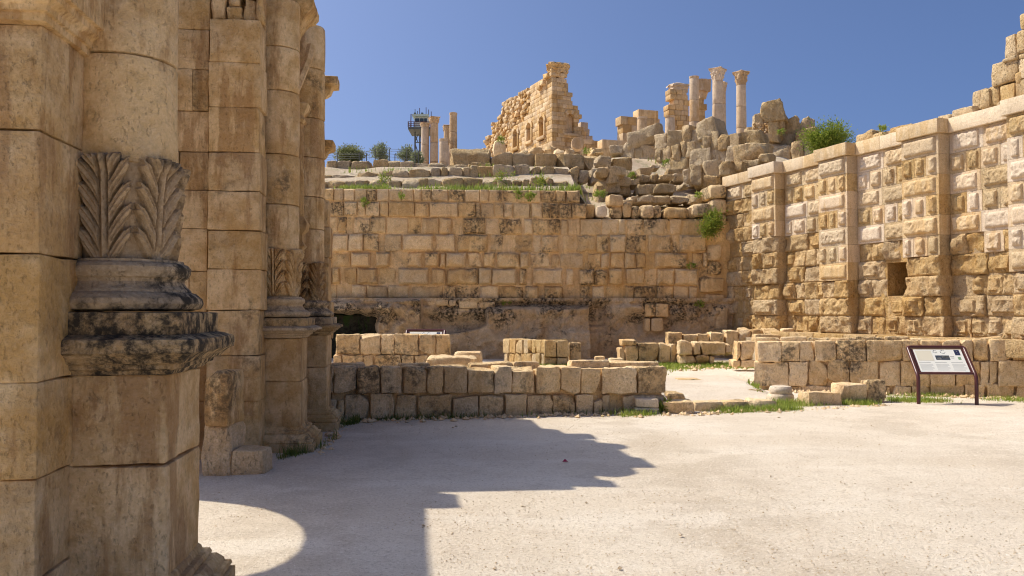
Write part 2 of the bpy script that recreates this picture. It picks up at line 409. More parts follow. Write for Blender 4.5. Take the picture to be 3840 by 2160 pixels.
tt = np.concatenate([np.linspace(0, .45, 100), np.linspace(.46, 1, 50)])
V = []
for x in hx:
    y0 = 25.25 + .06 * min(max(x, -9), 6.6) if x < 6.9 else max(rwY(min(x, 12)) + .75, 7.)
    yy = y0 + np.where(tt < .45, tt / .45 * (36 - y0), 36 - y0 + ((tt - .45) / .55) ** 2 * 300)
    V.append(np.stack([np.full(len(yy), x), yy, hz(np.full(len(yy), x), yy)], -1))
V = np.concatenate(V)
am = .10 + .5 * sm(50, 120, V[:, 1])
V[:, 2] += fbm(V * np.array([.9, .9, 0]), 4, 3) * am
ids = np.arange(len(V)).reshape(len(hx), len(tt))
struct(mesh('hillside', V, np.stack([ids[:-1, :-1], ids[1:, :-1], ids[1:, 1:], ids[:-1, 1:]], -1).reshape(-1, 4).tolist(), M['dirt']))

# ------------------------------------------------------------------ the gate on the left
GX, GR = -1.09, math.atan(.118)
GC, GS = math.cos(GR), math.sin(GR)
def G(x, y): return (GX + x * GC - y * GS, x * GS + y * GC)
def leaf_tile(nx, ny):
    xs = np.linspace(-1, 1, nx, endpoint=False); ys = np.linspace(0, 1, ny)
    X, Y = np.meshgrid(xs, ys); ax = np.abs(X)
    per = .235
    v = Y + .07 - .50 * ax ** .75                  # curves that leave the stem and sweep up and out
    ph = v / per; k = np.floor(ph); f = ph - k     # one lobe per unit
    wmax = .96 - .05 * np.clip(k, 0, 4)
    edge = wmax - .30 * np.abs(2 * f - 1) ** 1.6 + .05 * np.cos(f * 6 * math.pi)
    ins = sm(0, .07, edge - ax)
    lob = 1 - np.exp(-(np.minimum(f, 1 - f) / .085) ** 2) * sm(.10, .30, ax)
    sub = .5 + .5 * np.cos(f * 6 * math.pi + math.pi)
    body = .50 + .35 * sm(.05, .9, ax) + .20 * np.sin(np.pi * f)
    H = ins * (body * (.12 + .88 * lob) - .22 * (1 - sub) * sm(.14, .32, ax) * lob)
    stem = np.where(ax < .085, .80 * np.sqrt(np.clip(1 - (ax / .085) ** 2, 0, 1)), 0)
    groove = np.exp(-((ax - .125) / .035) ** 2) * sm(.0, .2, Y)
    H = np.maximum(H * (1 - .85 * groove), stem)
    return np.clip(H, 0, None) * sm(-.05, .05, v + .22)
def acanthus(R0, z0, z1, nx, ny, seed, depth=.075, phase=0.):
    tile = leaf_tile(nx, ny); n = nx * 6
    H = np.tile(tile, (1, 6)); H = np.roll(H, int(phase / (2 * math.pi) * n), 1)
    ys = np.linspace(0, 1, ny); th = np.arange(n) * 2 * math.pi / n
    T, Yg = np.meshgrid(th, ys)
    er = fbm(np.stack([np.cos(T).ravel() * 2.2, np.sin(T).ravel() * 2.2, Yg.ravel() * 1.5], -1), 3, seed).reshape(T.shape)
    keep = sm(-.75, -.1, er + .5 * sm(.0, .25, Yg) - .15)
    Rr = R0 - .042 + .022 * Yg ** 2.2 + depth * H * keep * (.75 + .35 * Yg)
    tip = sm(.84, .97, Yg) * (.5 - .5 * np.cos(6 * (T - phase)))
    Rr = Rr + .03 * tip * sm(-.5, -.2, er) + .006 * er
    rn = fbm(np.stack([np.cos(T).ravel() * 14, np.sin(T).ravel() * 14, Yg.ravel() * 9], -1), 2, seed + 3).reshape(T.shape)
    Rr += .003 * rn
    Z = z0 + (z1 - z0) * (Yg * (1 + .05 * er * sm(.8, 1, Yg)))
    # roll the rim back in
    V = np.stack([Rr * np.cos(T), Rr * np.sin(T), Z], -1).reshape(-1, 3)
    ids = np.arange(ny * n).reshape(ny, n); nxt = np.roll(ids, -1, 1)
    fs = np.stack([ids[:-1], nxt[:-1], nxt[1:], ids[1:]], -1).reshape(-1, 4).tolist()
    m = len(V); rim = V[ids[-1]].copy()
    inn = np.stack([(R0 * .93) * np.cos(th), (R0 * .93) * np.sin(th), rim[:, 2] + .012 + .02 * er[-1]], -1)
    V = np.concatenate([V, inn]); i2 = np.arange(m, m + n); fs += np.stack([ids[-1], np.roll(ids[-1], -1), np.roll(i2, -1), i2], -1).tolist()
    fs.append(ids[0, ::-1].tolist()); fs.append(i2.tolist())
    return V, fs
def gate_column(lx, ly, label, zs, Rs, drums, res, seed, die_split, phase):
    x, y = G(lx, ly)
    t = thing('gate_column', label, 'column', (x, y, 0), GR, 'columns along the gate')
    md_ = M['gate_dark'] if seed == 11 else M['gate_mid']
    zb, zd, zc, zp, za, zt = zs   # base moulding top, die top, cornice top, plinth top, attic base top, acanthus top
    h = .33
    mesh('pedestal_base', *square_mould(h, h, [(.17, -.05), (.17, .10), (.145, .104), (.155, .12), (.15, .14), (.12, .145), (.115, .165), (.085, .195), (.08, .20), (.055, .204), (.06, .22), (.05, .24), (.02, .244), (.012, zb), (.0, zb + .01)], 14, .005, 8, seed), M['gate'], t, True, 22)
    z = zb - .01
    for zz in list(die_split) + [zd]:
        mesh('pedestal_block', *rough_box((-h, h, -h, h, z, zz - .004), .012, .012, 5, .09, seed + int(zz * 90), .012, 7), M['gate'], t); z = zz + .002
    mesh('pedestal_cornice', *square_mould(h, h, [(-.01, zd - .005), (.02, zd), (.03, zd + .02), (.055, zd + .03), (.06, zd + .05), (.09, zd + .06), (.10, zd + .075), (.13, zd + .10), (.155, zd + .112), (.16, zc - .03), (.153, zc - .005), (.10, zc + .015), (.07, zc + .02)], 16, .005, 9, seed + 5), md_, t, True, 22)
    mesh('plinth', *rough_box((-h - .08, h + .08, -h - .08, h + .08, zc + .01, zp), .012, .006, 8, .06, seed + 9, .004, 10), md_, t)
    r = Rs; k = (za - zp)
    prof = [(r * 1.28, zp + .004), (r * 1.46, zp + .06 * k), (r * 1.52, zp + .16 * k), (r * 1.50, zp + .26 * k), (r * 1.38, zp + .36 * k), (r * 1.30, zp + .38 * k), (r * 1.29, zp + .42 * k), (r * 1.20, zp + .50 * k), (r * 1.16, zp + .58 * k), (r * 1.18, zp + .64 * k), (r * 1.23, zp + .67 * k), (r * 1.24, zp + .70 * k),
            (r * 1.27, zp + .76 * k), (r * 1.27, zp + .86 * k), (r * 1.21, zp + .93 * k), (r * 1.14, zp + .95 * k), (r * 1.13, za)]
    mesh('column_base', *lathe(prof, 72, .009, 8, seed, None, 2), md_, t)
    mesh('acanthus_collar', *acanthus(r * 1.02, za + .003, zt, res[0], res[1], seed, phase=phase), M['acanthus'] if seed == 11 else M['gate'], t, True, 50)
    z = zt - .02; n = len(drums)
    for i, zz in enumerate(drums):
        k = int((zz - z) / .12) + 2
        def md(rr, zg, T, s=seed + i * 7):
            rr = rr * (1 - .012 * (zg - zt)); e = fbm(np.stack([np.cos(T).ravel() * 3, np.sin(T).ravel() * 3, zg.ravel() * 3], -1), 3, s).reshape(rr.shape)
            return rr + .007 * e, zg
        mesh('drum', *lathe([(r - .02, z + .002), (r - .004, z + .008), (r, z + .025)] + [(r, z + .025 + (zz - z - .05) * q / k) for q in range(1, k)] + [(r, zz - .025), (r - .006, zz - .008), (r - .02, zz - .002)], 56, .006, 6, seed + i, md), M['gate'], t); z = zz
    return t
gate_column(-.45, 4.635, 'nearest gate column, large dark lichened acanthus collar above weathered black base', (.27, 1.29, 1.47, 1.60, 1.87, 2.38), .268, (2.92, 3.9, 4.8), (72, 130), 11, (.84,), math.radians(-92 + 30))
gate_column(-.515, 10.286, 'middle gate column on clean tan pedestal beside the stained square pier', (.27, 1.30, 1.42, 1.53, 1.78, 2.33), .262, (2.86, 3.45, 4.2, 4.72, 5.3), (44, 80), 23, (.80,), math.radians(-60))
gate_column(-.40, 12.13, 'farthest gate column with flat broken top against the sky', (.27, 1.28, 1.42, 1.53, 1.76, 2.28), .262, (2.75, 3.2, 3.75, 4.3, 5.0, 5.62), (40, 70), 37, (.85,), math.radians(-75))

def gthing(name, label, cat, group=None): return thing(name, label, cat, (GX, 0, 0), GR, group)
def ashlar(t, x0, x1, y0, y1, zs, mat, r=.012, amp=.012, split=None, seed=0, warp=.006, step=.14):
    for i, (a, b) in enumerate(zip(zs[:-1], zs[1:])):
        dx = rnd.uniform(-.008, .012)
        cuts = (split[i % len(split)] if split else None)
        yy = [y0] + (cuts or []) + [y1]
        for c, d in zip(yy[:-1], yy[1:]):
            mesh('block', *rough_box((x0, x1 + dx, c + (.003 if c != y0 else rnd.uniform(-.008, .008)), d - .003, a + .003, b - .003), r, amp, 4, step, None, warp, 7), mat, t)
# near pier
t = gthing('gate_pier', 'tall tan block pier at the left edge of the picture', 'pier', 'square piers of the gate')
ashlar(t, -1.7, -.566, 3.905, 4.42, [-.1, .40, .854, 1.286, 1.86, 2.415, 2.90], M['gate'], .009, .012, warp=.003)
V, f = square_mould(.55, .28, [(-.02, 2.895), (.025, 2.90), (.025, 2.935), (.04, 2.94), (.045, 2.965), (.075, 2.99), (.08, 3.02), (.10, 3.025), (.10, 3.2), (.0, 3.22)], 12, .004, 8, 3); V += np.array([-1.12, 4.165, 0])
mesh('impost_moulding', V, f, M['gate'], t, True, 18)
ashlar(t, -1.6, -.62, 3.95, 4.40, [3.2, 3.9, 4.6, 5.2], M['gate'])
ashlar(t, -1.7, -.66, 4.424, 5.0, [-.1, .5, 1.1, 1.7, 2.3, 2.9, 3.5, 4.2, 5.0], M['gate'])
# far pier and the jamb beside it
t = gthing('gate_pier', 'tall square pier with brown water streaks beside the middle gate column', 'pier', 'square piers of the gate')
zz = [.08, .62, 1.12, 1.62, 2.07, 2.50, 2.93, 3.36, 3.86, 4.36, 4.84]
for i, (a, b) in enumerate(zip(zz[:-1], zz[1:])):
    dx = [0, .01, -.01, .015, .02, -.005, .0, -.02, .0, -.015][i]
    mesh('block', *rough_box((-1.14, -.579 + dx, 9.53 + rnd.uniform(-.012, .012), 9.95, a + .002, b - .002), .014, .012, 4, .11, None, .008, 7), M['gate'], t)
mesh('footing_block', *rough_box((-1.3, -.56, 9.5, 9.95, -.05, .09), .03, .02), M['gate'], t)
for a, b, z0, z1 in ((-1.14, -.98, 4.85, 5.2), (-.97, -.80, 4.86, 5.02), (-.96, -.84, 5.03, 5.25), (-.79, -.66, 4.86, 5.12), (-.66, -.585, 4.85, 5.3), (-.83, -.67, 5.13, 5.3)):
    mesh('rubble_stone', *rough_box((a, b, 9.62, 9.9, z0, z1), .03, .03, 7, .06, None, .12), M['gate'], t)
t = gthing('jamb_wall', 'flat passage wall of tan blocks seen between two gate columns', 'wall')
zz = [-.1, .62, 1.15, 1.60, 2.05, 2.52, 2.95, 3.38, 3.83, 4.3, 4.75, 5.1, 5.5]
for i, (a, b) in enumerate(zip(zz[:-1], zz[1:])):
    s = -1.45 + rnd.uniform(-.12, .12)
    for c, d in ((-2.9, s), (s, -1.16)):
        mesh('block', *rough_box((c + .003, d - .003, 9.64 + rnd.uniform(-.012, .012), 10.1, a + .003, b - .003), .012, .012, 4, .14, None, .006, 6), M['gate'], t)
# the mass of the gate behind the columns, with its broken top
t = gthing('gate_wall', 'tall ruined back wall of the gate standing behind its columns', 'wall')
rows = [-.1, .6, 1.2, 1.8, 2.4, 3.0, 3.6, 4.2, 4.8, 5.4]; XB = -2.7
for a, b in zip(rows[:-1], rows[1:]):
    y = 9.97
    while y < 14.5:
        d = min(rnd.uniform(.7, 1.1), 14.6 - y)
        mesh('block', *rough_box((XB, -.80 + rnd.uniform(-.01, .01), y + .003, y + d - .003, a + .003, b - .003), .014, .012, 3, .3, None, .004, 3), M['gate'], t); y += d
tops = [(9.97, 10.3, 5.6), (10.3, 10.55, 5.9), (10.55, 10.9, 6.3), (10.9, 11.15, 5.6), (11.15, 11.6, 6.0), (11.6, 12.45, 6.5), (12.45, 12.7, 5.6), (12.7, 12.95, 6.4), (12.95, 13.2, 5.45), (13.2, 13.7, 5.9), (13.7, 14.6, 5.6)]
for y0, y1, zt in tops:
    z = 5.4
    while z < zt - .05:
        z1 = min(zt, z + rnd.uniform(.45, .62)); z1 = zt if zt - z1 < .15 else z1
        mesh('block', *rough_box((XB, -.92 + rnd.uniform(-.06, .05), y0, y1 - .004, z, z1 - .004), .03, .03, 4, .2, None, .03, 3), M['gate'], t); z = z1
# passage arch (casts the rounded patch of light on the gravel)
t = gthing('arch_wall', 'low arched wall spanning the gate passage behind the nearest column', 'arch')
ac, ar, asp, atop = 7.52, 1.0, 3.3, 5.24
def arch_piece(pts, nm='voussoir'):
    V = [(-2.55, p[0], p[1]) for p in pts] + [(-2.35, p[0], p[1]) for p in pts]; n = len(pts)
    mesh(nm, V, [list(range(n))[::-1], [n + i for i in range(n)]] + [[i, (i + 1) % n, n + (i + 1) % n, n + i] for i in range(n)], M['gate'], t, False)
NV = 11
for i in range(NV):
    a0, a1 = math.pi * i / NV, math.pi * (i + 1) / NV
    arch_piece([(ac + ar * math.cos(a0), asp + ar * math.sin(a0)), (ac + 1.4 * math.cos(a0), asp + 1.4 * math.sin(a0)), (ac + 1.4 * math.cos(a1), asp + 1.4 * math.sin(a1)), (ac + ar * math.cos(a1), asp + ar * math.sin(a1))])
for s in (-1, 1):
    out = 6.2 if s < 0 else 9.62
    z = -.1
    while z < asp - .01:
        z1 = min(asp, z + .56); mesh('block', *rough_box((-2.55, -2.35, min(ac + s * ar, out), max(ac + s * ar, out), z, z1 - .003), .012, .01, 4, .3, None, 0, 3), M['gate'], t); z = z1
    pts = [(ac + s * 1.4, asp), (out, asp), (out, atop), (ac, atop)] + [(ac + s * 1.4 * math.sin(q), asp + 1.4 * math.cos(q)) for q in np.linspace(0.0, math.pi / 2, 9)][:-1]
    arch_piece(pts if s > 0 else pts[::-1], 'spandrel')
mesh('block', *rough_box((-2.6, -2.35, 9.13, 9.62, 5.245, 5.67), .03, .02), M['gate'], t)
# aedicule between the two far columns and the mouldings past the last column
t = gthing('niche_frame', 'slender fluted niche frame with raking cornice between two gate columns', 'niche')
def flute(rr, zg, T): return rr * (1 - .09 * np.abs(np.sin(T * 8))), zg
V, f = lathe([(.115, 2.82), (.115, 3.0), (.112, 3.4), (.108, 3.8), (.105, 4.05)], 96, 0, 5, 1, flute, 2); V += np.array([-.42, 11.15, 0]); mesh('fluted_shaft', V, f, M['gate'], t)
V, f = square_mould(.11, .11, [(-.02, 2.3), (.0, 2.42), (.03, 2.45), (.0, 2.5), (.0, 2.6), (.05, 2.66), (.06, 2.74), (.02, 2.82)], 5, .006, 9, 4); V += np.array([-.42, 11.15, 0]); mesh('bracket', V, f, M['gate'], t)
V, f = square_mould(.10, .10, [(.0, 4.04), (.03, 4.08), (.01, 4.14), (.06, 4.22), (.08, 4.28), (.02, 4.3)], 5, .006, 9, 5); V += np.array([-.42, 11.15, 0]); mesh('small_capital', V, f, M['gate'], t)
V, f = tube([(-.50, 10.95, 4.15), (-.40, 11.15, 4.55), (-.30, 11.4, 4.95), (-.27, 11.5, 5.18)], .06, 6); mesh('raking_cornice', V, f, M['gate'], t)
V, f = square_mould(.30, .2, [(-.1, 5.0), (-.06, 5.15), (.0, 5.25), (.03, 5.30), (.10, 5.36), (.14, 5.42), (.14, 5.5), (.0, 5.52)], 6, .012, 7, 6); V += np.array([-.58, 10.9, 0]); mesh('cornice_block', V, f, M['gate'], t)
V, f = tube([(-.46, 11.0, 1.75), (-.46, 11.0, 2.32)], [.10, .085], 10); mesh('lower_shaft', V, f, M['gate'], t)
t = gthing('end_pilaster', 'narrow pale pilaster and cornice ends just past the farthest gate column', 'pilaster')
for a, b, dx in ((-.1, .6, 0), (.6, 1.2, .0), (1.2, 1.75, .02), (1.75, 2.4, -.02), (2.4, 2.85, .0), (2.85, 3.25, -.03)):
    mesh('block', *rough_box((-.8, -.10 + dx, 12.62, 12.95, a, b - .003), .02, .015), M['gate'], t)
for zc, pr, y0 in ((4.93, .07, 12.55), (3.98, .015, 12.5)):
    V, f = square_mould(.36, .16, [(-.12, zc - .16), (-.06, zc - .1), (-.03, zc - .02), (.05, zc + .02), (.06, zc + .12), (.0, zc + .14)], 6, .012, 7, int(zc * 9)); V += np.array([-.49 + pr, y0 + .16, 0]); mesh('cornice_end', V, f, M['gate'], t)
for a, b in ((3.25, 3.85), (4.12, 4.78)): mesh('block', *rough_box((-.85, -.42, 12.55, 12.95, a, b), .02, .015), M['gate'], t)

# stones standing at the foot of the gate
def loose(name, label, cat, px0, px1, pyt, pyb, depth=.4, mat='low', r=.03, amp=.02, gzv=0., rzd=0., warp=.04, group=None, Y=None, step=.08):
    a = PG(px0, pyb, gzv); 
    Yf = a[1] if Y is None else Y
    a = P(px0, pyb, Yf); b = P(px1, pyt, Yf)
    t = thing(name, label, cat, ((a[0] + b[0]) / 2, Yf + depth / 2, a[2]), R(rzd), group)
    wd = (b[0] - a[0]) / 2
    V, f = rough_box((-wd, wd, -depth / 2, depth / 2, -.03, b[2] - a[2]), r, amp, 5, step, None, warp, 9, 3 if r < .05 and warp != .04 or mat != 'gate' else 1)
    return t, V, f
def loose1(*a, **k):
    mat = M[k.get('mat', 'low')]; t, V, f = loose(*a, **k)
    o = mesh(a[0], V, f, mat); o.location = t.location; o.rotation_euler = t.rotation_euler
    for q in ('label', 'category', 'group'):
        if q in t: o[q] = t[q]
    bpy.data.objects.remove(t); return o
loose1('stone_block', 'squared fallen block lying at the foot of the streaked gate pier', 'stone block', 866, 990, 1686, 1782, .34, r=.025, group='fallen blocks')
loose1('stone_block', 'rough dark lower boulder of the pair against the gate pier', 'stone block', 757, 864, 1590, 1784, .5, r=.06, amp=.05, mat='low', group='fallen blocks')
o = loose1('stone_block', 'rough squared stone resting on the dark boulder by the gate pier', 'stone block', 760, 857, 1397, 1592, .48, r=.04, amp=.03, mat='gate', group='fallen blocks', Y=8.36)

# ------------------------------------------------------------------ low walls of the court
def core_box(t, s0, s1, y0, y1, z0, z1, mat): mesh('core', *rough_box((s0, s1, y0, y1, z0, z1), .03, .02, 3, .5, None, 0, 5), mat, t)
def wall_from_px(fr, name, label, rows, conv, thick, mat, r=.035, amp=.022, zbase=None, group='low stone walls', core=True, warp=.02, back=True, step=.1, cat='wall'):
    """rows: list of (ytop, ybot, [(x0, x1[, dz, dy])...]) in crop pixels; conv turns them into photograph pixels"""
    t = fr.thing(name, label, cat, group); allS = []; zmin = 9; zmax = -9
    for yt, yb, st in rows:
        for q in st:
            x0, x1 = q[0], q[1]; dyt = q[2] if len(q) > 2 else 0
            pm = conv((x0 + x1) / 2, yt + dyt); zt = fr.hit(pm[0], pm[1])[1]; zb = fr.hit(*conv((x0 + x1) / 2, yb))[1]
            s0 = fr.hit(*conv(x0, (yt + yb) / 2))[0]; s1 = fr.hit(*conv(x1, (yt + yb) / 2))[0]
            off = rnd.uniform(-.02, .025)
            mesh('stone', *rough_box((s0 + .004, s1 - .004, off, thick * rnd.uniform(.42, .5) if back else thick, zb + .004, zt), r * .42, amp * 1.15, 7, .05, None, warp, 11, 2), mat, t)
            allS += [s0, s1]; zmin = min(zmin, zb); zmax = max(zmax, zt)
    s0, s1 = min(allS), max(allS)
    if back:
        s = s0
        while s < s1 - .1:
            d = min(rnd.uniform(.4, .7), s1 - s); d = s1 - s if s1 - s - d < .2 else d
            mesh('stone', *rough_box((s + .004, s + d - .004, thick * .5, thick, zmin - .3, zmax + rnd.uniform(-.05, .03)), r, amp, 5, .14, None, warp, 5), mat, t); s += d
    if core: core_box(t, s0 + .05, s1 - .05, .1, thick - .1, zmin - .3, zmax - .09, M['backcore'])
    return t
c3 = lambda x, y: (1200 + x / 1.9815, 1150 + y / 1.9815)
c4 = lambda x, y: (2300 + x / 1.6727, 1150 + y / 1.6727)
wall_from_px(W1, 'low_wall', 'front low wall of two courses in shade beside the gate', [
    (450, 645, [(60, 100), (103, 272), (275, 443), (450, 610), (615, 785), (795, 915), (918, 1095), (1100, 1290), (1297, 1425, -5), (1430, 1600, -6), (1605, 1787, -4), (1787, 1937), (1940, 2090, 12), (2095, 2362, 8), (2365, 2582, -2)]),
    (655, 835, [(72, 125, 40), (127, 180, 40), (185, 370, -2), (375, 550, -10), (555, 722), (725, 980, 4), (983, 1178, 4), (1183, 1367, 6), (1375, 1537, 0), (1540, 1730, 2), (1733, 1897, 2), (1900, 2030, 4), (2032, 2100, 30), (2102, 2172, 4), (2255, 2420, 8), (2425, 2580, 6)])],
    c3, .62, M['low'], .04, .028, core=True)
W2 = Frame(*PG(2843, 1462)[:2], 4.5, -1.75)
wall_from_px(W2, 'low_wall', 'long low wall behind the brown information board', [
    (218, 345, [(905, 1052, 4), (1055, 1170, 4), (1170, 1262), (1265, 1395, -2), (1398, 1583, -6), (1588, 1810, -4), (1813, 1930, -6), (1932, 2060, -6), (2062, 2178, -4), (2180, 2258, -8), (2260, 2350, -10), (2360, 2490, -10), (2500, 2640, -10)]),
    (345, 500, [(880, 1098, 4), (1100, 1222, 2), (1225, 1343, -4), (1345, 1480, -10), (1483, 1665, -6), (1668, 1800), (1800, 1990), (1990, 2145), (2150, 2300), (2302, 2358), (2360, 2410), (2415, 2640, -5)]),
    (500, 575, [(980, 1180), (1182, 1415), (1420, 1735), (1740, 1870), (1872, 1985), (1987, 2200, -10), (2205, 2330, -10), (2340, 2520, -12), (2530, 2640, -15)])],
    c4, .6, M['low'], .04, .026)
# terrace filled up between that wall and the rusticated wall
tz = .93
pts = [G2 for G2 in []]
e2 = (W2.dx, W2.dy); n2 = (-W2.dy, W2.dx)
a = (W2.x + n2[0] * .3 + e2[0] * .55, W2.y + n2[1] * .3 + e2[1] * .55); b = (W2.x + e2[0] * 8 + n2[0] * .3, W2.y + e2[1] * 8 + n2[1] * .3)
c = (13.5, 14.5); d = (6.9, 25.6); e = (6.3, 23.8)
n = 5
top = [(p[0], p[1], tz) for p in (a, b, c, d, e)]; bot = [(p[0], p[1], -.1) for p in (a, b, c, d, e)]
struct(mesh('terrace', top + bot, [list(range(5))] + [[i, 5 + i, 5 + (i + 1) % 5, (i + 1) % 5] for i in range(5)], M['dirt'], None, False))
# inner walls
IW1 = Frame(*P(1250, 1300, 19)[:2], 1, .03)
wall_from_px(IW1, 'low_wall', 'sunlit inner low wall at left in front of the dark rock recess', [
    (205, 357, [(112, 293), (296, 448), (452, 550, 2), (553, 733), (736, 860, 4), (865, 965, 4)]),
    (360, 470, [(95, 160), (165, 320), (325, 395), (400, 600), (605, 700), (705, 800)])], c3, .55, M['low'], .05, .03)
IW2 = Frame(*P(2045, 1300, 20.8)[:2], 1, .08)
t = wall_from_px(IW2, 'low_wall', 'pale squared wall stub end in the middle of the court', [
    (255, 375, [(1668, 1760), (1763, 1848)]), (378, 470, [(1668, 1760), (1763, 1852)])], c3, .55, M['right'], .03, .02, core=False)
IW2b = Frame(-.27, 23.3, .81 + .27, 20.85 - 23.3)
wall_from_px(IW2b, 'low_wall', 'sunlit side wall of thin upright stones running back from the wall stub', [
    (240, 345, [(1362, 1408), (1410, 1452, 4), (1455, 1505, 6), (1508, 1540, 8), (1542, 1572, 9), (1574, 1600, 10), (1602, 1640, 12), (1642, 1664, 14)]),
    (350, 460, [(1362, 1395), (1398, 1440), (1442, 1490), (1492, 1535), (1538, 1570), (1572, 1605), (1608, 1635), (1637, 1664)])], c3, .5, M['right'], .025, .02, back=False, core=False)
loose1('stone_block', 'dark block standing right of the pale wall stub', 'stone block', 2136, 2181, 1284, 1378, .5, 'low', Y=21.3, r=.04, group='fallen blocks')
loose1('stone_slab', 'flat broken slab lying on top of the front low wall', 'slab', 1590, 1778, 1340, 1376, .8, 'lowlight', Y=14.6, r=.04, amp=.05, warp=.1, group='fallen slabs')
loose1('stone_block', 'rounded block behind the flat slab near the front low wall', 'stone block', 1702, 1806, 1320, 1380, .4, 'low', Y=16.5, r=.06, group='fallen blocks')
loose1('stone_slab', 'low rubble stone beside the pale wall stub', 'slab', 2160, 2228, 1352, 1376, .5, 'rubble', Y=20.2, r=.05, amp=.04, warp=.1, group='fallen slabs')
loose1('stone_block', 'small cube stone on the grass before the dark rock face', 'stone block', 2232, 2268, 1336, 1357, .3, 'low', Y=21.5, r=.03, group='fallen blocks')
loose1('stone_slab', 'small flat slab left of the inner block wall', 'slab', 2283, 2336, 1345, 1364, .4, 'rubble', Y=21, r=.03, amp=.04, warp=.1, group='fallen slabs')
IW3 = Frame(*P(2330, 1300, 21.6)[:2], 1, .02)
wall_from_px(IW3, 'low_wall', 'short single course inner wall with a block on its left end', [
    (248, 350, [(38, 72, 12), (75, 156, 0), (159, 285, -18), (287, 357, -18), (359, 392, -12)]), (208, 246, [(52, 146)])], c4, .5, M['low'], .04, .025, core=False, back=False)
IW4 = Frame(*P(2545, 1300, 21.2)[:2], 1, -.02)
wall_from_px(IW4, 'rubble_wall', 'heap of rounded boulders in the inner court below the back corner', [
    (218, 306, [(414, 500, 0), (503, 552, 2), (554, 705, 6), (707, 742, 18)]), (308, 362, [(414, 440), (443, 515), (518, 600), (603, 640)])], c4, .5, M['low'], .09, .05, core=False, back=False, warp=.08)
IW5 = Frame(*P(2500, 1250, 22.6)[:2], 1, .0)
wall_from_px(IW5, 'low_wall', 'stepped row of weathered stones under the corner of the rusticated wall', [
    (140, 300, [(345, 438, 26), (442, 525, 36), (528, 608, 34), (611, 702, 26), (705, 788, 12), (790, 864), (866, 948), (951, 1060, -3), (1063, 1165, -3), (1167, 1215), (1218, 1300)])], c4, .5, M['low'], .06, .03, core=False, back=False, warp=.05)
loose1('stone_block', 'long block lying before the stepped row of weathered stones', 'stone block', 2828, 2932, 1254, 1300, .5, 'low', Y=21.2, r=.04, group='fallen blocks')
IW6 = Frame(*P(2760, 1300, 19.4)[:2], 1, -.05)
wall_from_px(IW6, 'low_wall', 'short stub joining the left end of the long low wall', [
    (219, 335, [(776, 800), (803, 892)]), (337, 380, [(752, 800), (803, 890)])], c4, .5, M['low'], .05, .03, core=False, back=False)

# loose stones along the front of the entrance gap
t, V, f = loose('moulded_block', 'small moulded base block at the left end of the threshold', 'stone block', 2383, 2470, 1500, 1552, .32, group='threshold stones')
wd = t.location; hxw = V[:, 0].max()
mesh('die', *rough_box((-hxw, hxw, -.17, .17, .10, .235), .02, .012, 6, .06), M['lowlight'], t)
V, f = square_mould(hxw - .02, .15, [(.01, -.02), (.03, .0), (.03, .03), (.0, .045), (.025, .06), (.02, .085), (-.01, .10)], 8, .006, 9, 2); mesh('moulding', V, f, M['lowlight'], t)
for i, (x0, x1, yt, yb, lab) in enumerate([(315, 510, 592, 672, 'first long kerb stone from the moulded base block'), (513, 692, 590, 655, 'second long kerb stone of the threshold row'), (696, 850, 588, 650, 'third long kerb stone of the threshold row'), (853, 1040, 576, 645, 'long pale kerb stone nearest the round drum')]):
    p0 = c4(x0, yt); p1 = c4(x1, yb)
    loose1('kerb_stone', lab, 'kerb stone', p0[0], p1[0], p0[1] + 3, p1[1], .42, 'lowlight', r=.05, amp=.03, warp=.06, group='threshold stones')
p0 = c4(990, 528); p1 = c4(1150, 605); g0 = PG(p0[0], p1[1]); g1 = PG(p1[0], p1[1]); rr = (g1[0] - g0[0]) / 2
t = thing('column_drum', 'low round column drum lying flat in the threshold row', 'drum', ((g0[0] + g1[0]) / 2, g0[1] + rr * .8, 0), 0, 'threshold stones')
mesh('lower_drum', *lathe([(rr * .9, -.03), (rr, .03), (rr, .12), (rr * .93, .15)], 32, .02, 6, 4, None, 3), M['lowlight'], t)
mesh('upper_drum', *lathe([(rr * .8, .15), (rr * .86, .17), (rr * .88, .24), (rr * .78, .28), (rr * .3, .30)], 32, .02, 6, 5, None, 3), M['lowlight'], t)
for x0, x1, yt, yb, lab, mt, dp in [(1208, 1445, 535, 625, 'bright pale squared block on the grass left of the board', 'lowlight', .45), (1410, 1602, 480, 610, 'weathered square block with worn top between pale and tall stones', 'low', .4), (1592, 1716, 457, 603, 'tallest upright block of the threshold row', 'low', .32)]:
    p0 = c4(x0, yt); p1 = c4(x1, yb); loose1('stone_block', lab, 'stone block', p0[0], p1[0], p0[1] + 4, p1[1], dp, mt, r=.035, amp=.025, group='threshold stones')
loose1('stone_slab', 'sloping rounded slab at the left end of the long low wall', 'slab', 2785, 2868, 1462, 1492, .7, 'lowlight', gzv=.02, r=.06, amp=.03, warp=.15, group='fallen slabs')
loose1('stone_slab', 'rounded slab at the right end of the front low wall', 'slab', 2490, 2572, 1474, 1504, .6, 'lowlight', gzv=.02, r=.06, amp=.03, warp=.15, group='fallen slabs')
loose1('stone_slab', 'thin pale slab flush in the gravel of the entrance gap', 'slab', 2548, 2630, 1421, 1430, .4, 'lowlight', Y=17.0, r=.02, amp=.01, warp=.1, group='fallen slabs')

